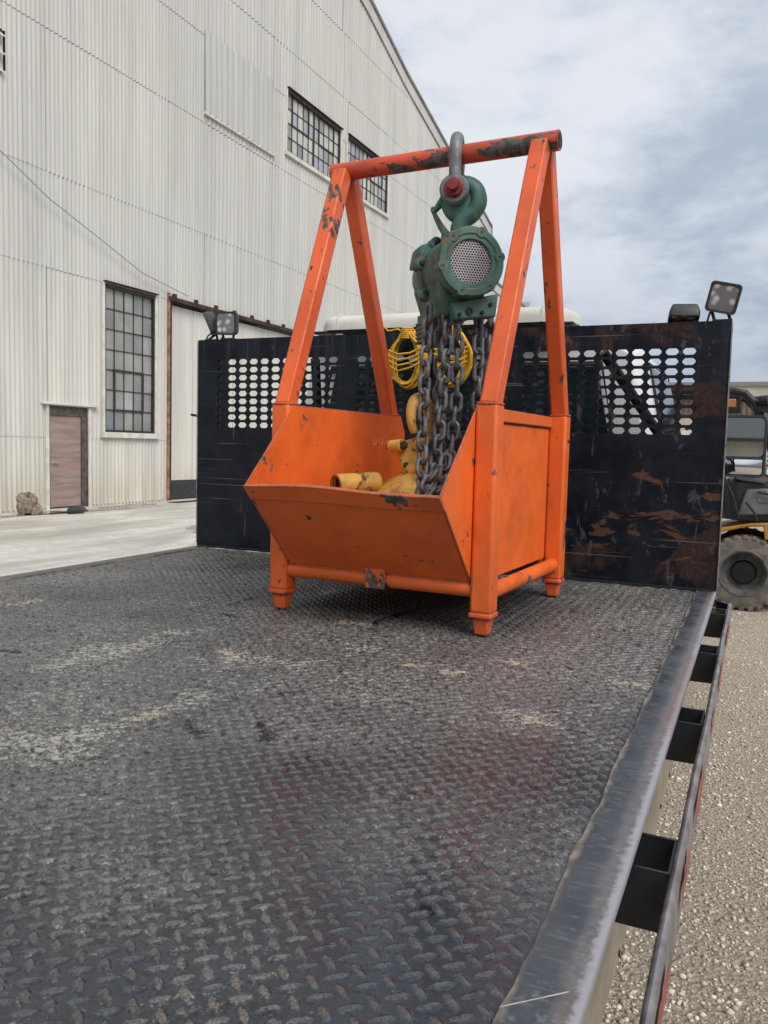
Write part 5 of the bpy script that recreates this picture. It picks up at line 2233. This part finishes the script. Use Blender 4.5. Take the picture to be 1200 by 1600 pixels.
# ================================================================== ROPE COILS
def rope_coil(cx, cz, hw, hh, seed, label, turns=15, tail=None):
    r = random.Random(seed)
    rt = root('rope_coil', label, 'rope', (cx, -.03, cz + hh), group='yellow rope coils hung on the headboard')
    b = B()
    pts = []
    n = 44
    for k in range(turns):
        a_ = hw * r.uniform(.70, 1.04)
        c_ = hh * r.uniform(.80, 1.04)
        oy = r.uniform(0, .045)
        ox = r.uniform(-.008, .008)
        tw = r.uniform(-.14, .14)
        for i in range(n):
            a = 2 * pi * i / n + pi / 2
            # coils hang: pinched at the top, full at the bottom
            z = c_ * sin(a)
            x = a_ * cos(a) * (1 - .28 * max(0, sin(a)) ** 2)
            x, z = x * cos(tw) - z * sin(tw) * .5, z + x * sin(tw)
            pts.append((x + ox, -.014 - oy * (.6 + .4 * sin(a + k)), z - hh + (0 if sin(a) < .9 else -(c_ - hh) * .7)))
    b.tube(pts, .0046, 6)
    for i in range(4):     # stray turns pulled across the coil
        zz = -hh * (.78 + .17 * i)
        b.tube([(-hw * .9, -.062, zz + .010), (-hw * .3, -.070, zz - .008 - .003 * i), (hw * .4, -.070, zz - .004), (hw * .95, -.060, zz + .018)], .0042, 6)
    b.build('rope', MT['rope'], rt, angle=80, fix=False)
    b = B()
    # wrap that gathers the coil at the top, hooked over the headboard edge
    for i in range(6):
        b.tube([(.022 * cos(t_) + .002, -.035 + .030 * sin(t_), -.030 + i * .008 + .003 * sin(t_)) for t_ in [2 * pi * q / 14 for q in range(14)]], .0045, 6, closed=True)
    if tail:
        b.tube(tail, .0042, 6)
    b.tube([(0, -.03, -.02), (0.004, -.02, .012), (.006, .0, HB - (cz + hh) + .012), (.008, .035, HB - (cz + hh) + .004), (.008, .045, -.05)], .0055, 6)
    b.build('rope_wrap', MT['rope'], rt, angle=80, fix=False)
    return rt


rope_coil(-.068, .903, .080, .122, 5, 'coil of yellow rope left of the hanging chains, hung on the black headboard', 15,
          tail=[(0, -.03, -.02), (-.04, -.04, .008), (-.085, -.045, .0), (-.105, -.05, .02), (-.115, -.055, .03)])
rope_coil(.143, .905, .080, .118, 9, 'coil of yellow rope right of the hanging chains, hung on the black headboard', 17)

# ================================================================== FORKLIFT
FX, FY = 1.255, 5.95


def build_forklift():
    fk = root('forklift', 'dusty black and yellow forklift parked beyond the headboard', 'forklift', (.5, 6.5, GZ))
    def wheel(x, y, R, wd, sy):
        b = W()
        k = 26
        prof = [(0, R * .60), (.0, R * .80), (.015, R * .93), (.04, R * .97), (wd - .04, R * .97), (wd - .015, R * .93), (wd, R * .8), (wd, R * .6)]
        b.lathe([(-d, r_) for d, r_ in prof] + [(0, R * .60)], (x, y, GZ + R), (0, sy, 0), 52, cap=False)
        # tread lugs
        for i in range(k):
            a = 2 * pi * i / k
            M_ = Matrix.Translation((x, y, GZ + R)) @ Matrix.Rotation(a, 4, 'Y')
            b.box(-.024, .024, min(-sy * .004, -sy * wd * .46), max(-sy * .004, -sy * wd * .46), R * .90, R * 1.0, mat=M_)
            M2 = Matrix.Translation((x, y, GZ + R)) @ Matrix.Rotation(a + pi / k, 4, 'Y')
            b.box(-.024, .024, min(-sy * wd * .54, -sy * wd), max(-sy * wd * .54, -sy * wd), R * .90, R * 1.0, mat=M2)
        w = b.build('wheel', MT['tyre_dusty'], fk, bev=.004, segs=1, angle=40)
        b = W()
        b.lathe([(-.14, R * .598), (.004, R * .615), (.008, R * .60), (.006, R * .565), (-.02, R * .54), (-.05, R * .49), (-.13, R * .44), (-.15, R * .30), (-.11, R * .26), (-.10, R * .1), (-.095, 0)], (x, y, GZ + R), (0, sy, 0), 40)
        rm = b.build('rim', MT['rim'], w, angle=30)
        b = W()
        b.lathe([(-.12, R * .32), (-.085, R * .28), (-.075, 0.02)], (x, y, GZ + R), (0, sy, 0), 32)
        for i in range(8):
            a = 2 * pi * i / 8
            b.hexbolt((x + R * .2 * cos(a), y - .045 if sy < 0 else y + .045, GZ + R + R * .2 * sin(a)), (0, sy, 0), .012, .012)
        b.build('hub', MT['dark'], rm)
    wheel(FX, FY, .400, .24, -1)
    wheel(FX, FY + 1.15, .400, .24, 1)
    wheel(-.35, FY - .02, .40, .28, -1)
    wheel(-.35, FY + 1.17, .40, .28, 1)
    # yellow chassis with an arched fender line over the rear wheel
    y0, y1 = FY + .02, FY + 1.13
    b = W()
    prof = [(-.75, -.78), (-.05, -.78), (.05, -.30), (.40, -.30), (.62, -.44), (.80, -.50), (.83, -.42), (1.02, -.285), (1.25, -.215), (1.42, -.20), (1.44, -.34), (1.95, -.30), (2.05, -.75), (2.1, -.75), (2.15, -.10), (1.3, -.172),
            (.98, -.245), (.78, -.35), (.5, -.20), (-.05, -.18), (-.75, -.55)]
    b.prism([(x, y0, z) for x, z in prof], (0, y1 - y0, 0))
    b.build('chassis', MT['fork_yellow'], fk, bev=.012)
    b = W()
    b.box(-.6, .83, y0 + .02, y1 - .02, -.86, -.50)
    b.box(1.70, 2.35, y0 + .02, y1 - .02, -.80, -.16)
    b.build('underbody', MT['dark'], fk, bev=.02)
    # counterweight and engine hood
    b = W()
    pr = [(.86, -.13), (.93, .22), (1.05, .28), (1.45, .26), (1.70, .34), (2.25, .28), (2.45, .05), (2.45, -.14), (2.1, -.135), (1.3, -.165)]
    b.prism([(x, y0 + .06, z) for x, z in pr], (0, y1 - y0 - .12, 0))
    b.build('counterweight', MT['dark_grey'], fk, bev=.035, segs=3)
    b = W()
    b.prism([(1.10, y0 + .02, .28), (1.30, y0 + .02, .50), (1.42, y0 + .02, .46), (1.42, y0 + .02, .24)], (0, .5, 0))
    b.prism([(1.16, y0 - .01, -.10), (1.24, y0 - .01, .18), (1.44, y0 - .01, .20), (1.62, y0 - .01, -.06)], (0, .05, 0))
    b.build('side_cover', MT['mid_grey'], fk, bev=.02)
    b = W()
    for i in range(4):
        b.tube([(1.02 + .05 * i, y0 + .0, -.12 + .0 * i), (.94 + .06 * i, y0 + .02, .24 + .02 * i)], .010, 6)
    b.build('lever', MT['dark'], fk)
    b = W()
    for i, (xa, za, xb, zb) in enumerate(((1.02, .30, 1.18, -.12), (1.10, .42, 1.52, .30), (1.34, .16, 1.60, .10), (1.24, .05, 1.36, -.14))):
        b.tube([(xa, y0 - .02 - .01 * i, za), ((xa + xb) / 2 + .02, y0 - .04 - .01 * i, (za + zb) / 2), (xb, y0 - .02 - .01 * i, zb)], .012, 8)
        b.build('hose', MT['rubber'], fk)
        b = W()
    b.box(1.15, 1.34, y0 - .03, y0 + .03, .335, .352)
    b.build('bracket', MT['mid_grey'], fk, bev=.004)
    b = W()
    b.box(1.35, 1.60, y0 - .02, y0 + .04, .05, .115)
    b.build('bracket', MT['mid_grey'], fk, bev=.004)
    b = W()
    for z in (.42, .47, .52, .57):
        b.box(1.42, 1.75, y0 + .12, y0 + .95, z, z + .018)
    b.build('radiator_grille', MT['dark'], fk)
    # seat
    b = W()
    b.box(.82, 1.14, FY + .32, FY + .82, .10, .22)
    b.prism([(1.10, FY + .32, .22), (1.20, FY + .32, .72), (1.30, FY + .32, .70), (1.22, FY + .32, .20)], (0, .5, 0))
    b.build('seat', MT['rubber'], fk, bev=.03, segs=3)
    # overhead guard
    b = W()
    for y in (FY + .10, FY + 1.05):
        b.tube([(1.62, y, .22), (1.52, y, .45), (1.36, y, .86), (1.27, y, 1.07), (1.17, y, 1.175), (1.05, y, 1.20), (.2, y, 1.22), (-.05, y, 1.16), (-.25, y, .5), (-.32, y, -.2)], .042, 10)
    for i in range(7):
        x = .0 + .18 * i
        b.tube([(x, FY + .10, 1.215), (x, FY + 1.05, 1.215)], .018, 8)
    b.build('overhead_guard', MT['dark'], fk)
    b = W()
    b.lathe([(0, .05), (.07, .055), (.09, .05)], (1.31, FY + .06, 1.10), (1, -.3, 0), 16)
    b.box(1.30, 1.46, FY + .04, FY + .16, .98, 1.05)
    b.build('rear_lamp', MT['dark'], fk, bev=.005)
    # mast and forks
    for y in (FY + .20, FY + .95):
        b = W()
        b.box(-.98, -.84, y - .05, y + .05, GZ + .06, 1.0)
        b.build('mast_channel', MT['dark'], fk, bev=.006)
    b = W()
    for z in (-.9, -.2, .5, .95):
        b.box(-.95, -.87, FY + .26, FY + .89, z, z + .1)
    b.tube([(-.90, FY + .58, -.9), (-.90, FY + .58, .9)], .045, 12)
    b.build('mast_crossbar', MT['dark'], fk)
    for y in (FY + .28, FY + .80):
        b = W()
        b.prism([(-1.0, y, -.3), (-1.06, y, -.3), (-1.06, y, -1.0), (-2.1, y, -1.03), (-2.1, y, -1.045), (-1.0, y, -1.06)], (0, .11, 0))
        b.build('fork', MT['dark_rust'], fk, bev=.004)
    b = W()
    b.lathe([(0, .02), (.5, .018)], (.18, FY + .58, -.2), (.55, 0, .8), 10)
    ct = Vector((.18, FY + .58, -.2)) + Vector((.55, 0, .8)).normalized() * .5
    ax = Vector((.55, 0, .8)).normalized()
    u = Vector((0, 1, 0))
    w_ = ax.cross(u)
    b.tube([ct + u * .17 * cos(2 * pi * i / 24) + w_ * .17 * sin(2 * pi * i / 24) for i in range(24)], .014, 8, closed=True)
    for i in range(3):
        a = 2 * pi * i / 3
        b.tube([ct, ct + u * .17 * cos(a) + w_ * .17 * sin(a)], .01, 6)
    b.build('steering_wheel', MT['rubber'], fk)


build_forklift()


# ================================================================== PERSON ON THE FORKLIFT
def skin_mesh(name, chains, mat, parent=None, sub=2):
    """chains: lists of (x,y,z,r); first point of the first list is the root; equal points are merged"""
    vs, es, rs, idx = [], [], [], {}
    for ch in chains:
        prev = None
        for x, y, z, r in ch:
            key = (round(x, 4), round(y, 4), round(z, 4))
            if key not in idx:
                idx[key] = len(vs)
                vs.append((x, y, z))
                rs.append(r)
            k = idx[key]
            if prev is not None and prev != k:
                es.append((prev, k))
            prev = k
    me = bpy.data.meshes.new(name)
    me.from_pydata(vs, es, [])
    me.materials.append(mat)
    o = bpy.data.objects.new(name, me)
    COL.objects.link(o)
    if parent:
        o.parent = parent
    sk = o.modifiers.new('skin', 'SKIN')
    sv = me.skin_vertices[0].data if me.skin_vertices else None
    for i, r in enumerate(rs):
        sv[i].radius = (r, r)
        sv[i].use_root = (i == 0)
    sk.use_smooth_shade = True
    sb = o.modifiers.new('sub', 'SUBSURF')
    sb.levels = sub
    sb.render_levels = sub
    return o


def build_person():
    # hips on the seat, leaning forward over the wheel, looking towards -x
    hx, hy, hz = .98, FY + .57, .30
    body = skin_mesh('person', [
        [(hx, hy, hz, .135), (hx - .03, hy, hz + .18, .125), (hx - .10, hy, hz + .36, .135), (hx - .155, hy, hz + .46, .10), (hx - .20, hy, hz + .52, .058), (hx - .225, hy, hz + .57, .055),
         (hx - .26, hy, hz + .645, .080), (hx - .27, hy, hz + .73, .088), (hx - .262, hy, hz + .79, .06)],
        [(hx - .155, hy, hz + .46, .10), (hx - .15, hy - .17, hz + .44, .062), (hx - .10, hy - .25, hz + .20, .045), (hx - .32, hy - .22, hz + .10, .035), (hx - .42, hy - .17, hz + .12, .028)],
        [(hx - .155, hy, hz + .46, .10), (hx - .15, hy + .17, hz + .44, .062), (hx - .10, hy + .25, hz + .20, .045), (hx - .32, hy + .22, hz + .10, .035), (hx - .42, hy + .17, hz + .12, .028)],
        [(hx, hy, hz, .135), (hx - .08, hy - .11, hz - .01, .095), (hx - .48, hy - .14, hz + .0, .07), (hx - .56, hy - .14, hz - .40, .05), (hx - .60, hy - .14, hz - .46, .045), (hx - .72, hy - .14, hz - .48, .035)],
        [(hx, hy, hz, .135), (hx - .08, hy + .11, hz - .01, .095), (hx - .48, hy + .14, hz + .0, .07), (hx - .56, hy + .14, hz - .40, .05), (hx - .60, hy + .14, hz - .46, .045), (hx - .72, hy + .14, hz - .48, .035)],
    ], MT['skin'])
    body['label'] = 'person in a blue shirt sitting on the forklift, seen through the headboard holes'
    body['category'] = 'person'
    # clothing
    e = .012
    skin_mesh('shirt', [
        [(hx, hy, hz + .02, .145), (hx - .03, hy, hz + .18, .138), (hx - .10, hy, hz + .36, .147), (hx - .155, hy, hz + .455, .112), (hx - .185, hy, hz + .495, .070)],
        [(hx - .155, hy, hz + .455, .112), (hx - .15, hy - .17, hz + .44, .074), (hx - .10, hy - .25, hz + .20, .057), (hx - .26, hy - .23, hz + .13, .046)],
        [(hx - .155, hy, hz + .455, .112), (hx - .15, hy + .17, hz + .44, .074), (hx - .10, hy + .25, hz + .20, .057), (hx - .26, hy + .23, hz + .13, .046)]], MT['blue_cloth'], body)
    skin_mesh('trousers', [
        [(hx, hy, hz - .02, .148), (hx - .08, hy - .11, hz - .01, .107), (hx - .48, hy - .14, hz + .0, .082), (hx - .555, hy - .14, hz - .37, .062)],
        [(hx, hy, hz - .02, .148), (hx - .08, hy + .11, hz - .01, .107), (hx - .48, hy + .14, hz + .0, .082), (hx - .555, hy + .14, hz - .37, .062)]], MT['dark_cloth'], body)
    # head features: ears, nose, eyes, cap-like short hair
    hc = Vector((hx - .268, hy, hz + .72))
    b = B()
    lumpy(b, (hc.x + .018, hc.y, hc.z + .045), .088, .082, .070, 2, 20, 10, .03, -.02)
    b.build('hair', MT['dark'], body)
    b = B()
    b.tube([(hc.x - .085, hc.y, hc.z + .015), (hc.x - .112, hc.y, hc.z - .03), (hc.x - .085, hc.y, hc.z - .04)], .011, 8)
    for s in (-1, 1):
        b.lathe([(0, .022), (.012, .018)], (hc.x + .005, hc.y + s * .08, hc.z - .005), (0, s, 0), 12)
    b.build('face_features', MT['skin'], body)
    b = B()
    for s in (-1, 1):
        b.lathe([(0, .010), (.006, .007)], (hc.x - .080, hc.y + s * .030, hc.z + .012), (-1, s * .3, 0), 10)
    b.tube([(hc.x - .082, hc.y - .025, hc.z - .065), (hc.x - .090, hc.y, hc.z - .066), (hc.x - .082, hc.y + .025, hc.z - .065)], .005, 6)
    b.build('eyes_and_mouth', MT['dark'], body)
    # hands with separate fingers curled on the wheel
    for s in (-1, 1):
        px, py, pz = hx - .42, hy + s * .17, hz + .12
        ch = []
        for f in range(4):
            yy = py + (f - 1.5) * .019
            L_ = (.030, .036, .034, .026)[f]
            ch.append([(px, py, pz, .026), (px - .045, yy, pz + .008, .011), (px - .045 - L_, yy, pz - .002, .009), (px - .055 - L_ * 1.3, yy, pz - .03, .0085), (px - .045 - L_, yy, pz - .05, .008)])
        ch.append([(px, py, pz, .026), (px - .02, py - s * .035, pz + .002, .012), (px - .05, py - s * .045, pz - .02, .010), (px - .065, py - s * .03, pz - .038, .009)])
        skin_mesh('hand', ch, MT['skin'], body)


build_person()


# ================================================================== FAR BUILDINGS AND PICKUP
def far_buildings():
    r = root('low_warehouse', 'low beige industrial building with a brown upper band on the far side of the yard', 'building', (10, 42, GZ))
    y = 40
    b = W()
    b.box(-12, 60, y, y + 18, GZ, 2.35)
    b.build('wall', MT['beige_wall'], r)
    b = W()
    for i in range(300):
        x = -12 + .24 * i
        b.box(x, x + .12, y - .05, y - .001, 2.36, 3.35)
    b.box(-12, 60, y + .002, y + 18, 2.352, 3.37)
    b.build('upper_wall', MT['brown_wall'], r)
    b = W()
    b.box(-12.3, 60.3, y - .3, y + 18.3, 3.375, 3.86)
    b.build('parapet', MT['beige_wall'], r)
    b = W()
    b.box(-12.4, 60.4, y - .4, y + 18.4, 3.862, 4.06)
    b.build('roof', MT['asphalt_felt'], r)
    for x in (-4, 3, 8, 14, 22):
        b = W()
        b.box(x, x + 3.2, y - .06, y - .002, GZ, 1.7)
        b.build('roller_door', MT['white_trim'], r)


far_buildings()


def shed():
    r = root('corrugated_shed', 'pale corrugated shed with a dark roof, reflected in the truck side mirror', 'shed', (8, -34, GZ))
    b = W()
    vs, fs = [], []
    n = 900
    for i in range(n + 1):
        x = -6 + 34 * i / n
        y = -32 + .02 * cos(2 * pi * x / .2)
        vs += [(x, y, GZ), (x, y, 1.25)]
        if i:
            k = 2 * i
            fs.append((k - 2, k, k + 1, k - 1))
    b.add(vs, fs)
    b.build('wall', MT['clad'], r, angle=60)
    b = W()
    b.hexa([(-6.5, -31.2, 1.15), (28.5, -31.2, 1.15), (28.5, -44, 5.2), (-6.5, -44, 5.2), (-6.5, -31.2, 1.3), (28.5, -31.2, 1.3), (28.5, -44, 5.35), (-6.5, -44, 5.35)])
    b.build('roof', MT['dark_grey'], r)


shed()


def pickup():
    r = root('parked_pickup', 'white pickup truck with a red stripe parked far off at the right edge', 'pickup', (3.6, 24, GZ))
    y0 = 23.1
    x0 = 1.38
    b = W()
    P = [(x0, -.55), (x0 + .05, .12), (x0 + 1.9, .16), (x0 + 2.2, .72), (x0 + 3.4, .74), (x0 + 4.0, .16), (x0 + 5.2, .08), (x0 + 5.3, -.6)]
    b.prism([(x, y0, z) for x, z in P], (0, 1.8, 0))
    bd = b.build('body', MT['white_paint'], r, bev=.05, segs=3)
    b = W()
    b.box(x0 + .02, x0 + 5.2, y0 - .008, y0 - .002, -.16, -.05)
    b.build('stripe', MT['red_tape'], bd)
    b = W()
    b.box(x0 - .06, x0 + .04, y0 - .01, y0 + 1.8, -.62, -.44)
    b.build('bumper', MT['dark'], bd, bev=.02)
    b = W()
    b.prism([(x0 + 2.15, y0 - .006, .2), (x0 + 2.35, y0 - .006, .66), (x0 + 3.3, y0 - .006, .66), (x0 + 3.7, y0 - .006, .2)], (0, .005, 0))
    b.build('side_window', MT['glass_dark'], bd)
    b = W()
    b.box(x0 - .01, x0 + .10, y0 - .012, y0 + .16, -.10, .06)
    b.build('tail_light', MT['pin_red'], bd, bev=.01)
    for x in (x0 + 1.0, x0 + 4.3):
        for y in (y0 - .02, y0 + 1.82):
            sy = -1 if y < y0 + 1 else 1
            b = W()
            b.lathe([(-.22, .2), (-.22, .34), (-.18, .36), (-.03, .36), (0, .33), (0, .2), (-.22, .2)], (x, y, GZ + .36), (0, sy, 0), 32, cap=False)
            w = b.build('wheel', MT['rubber'], r)
            b = W()
            b.lathe([(-.05, .21), (-.01, .21), (-.02, .1), (-.01, 0)], (x, y, GZ + .36), (0, sy, 0), 24)
            b.build('rim', MT['silver'], w)


pickup()

bpy.context.view_layer.update()
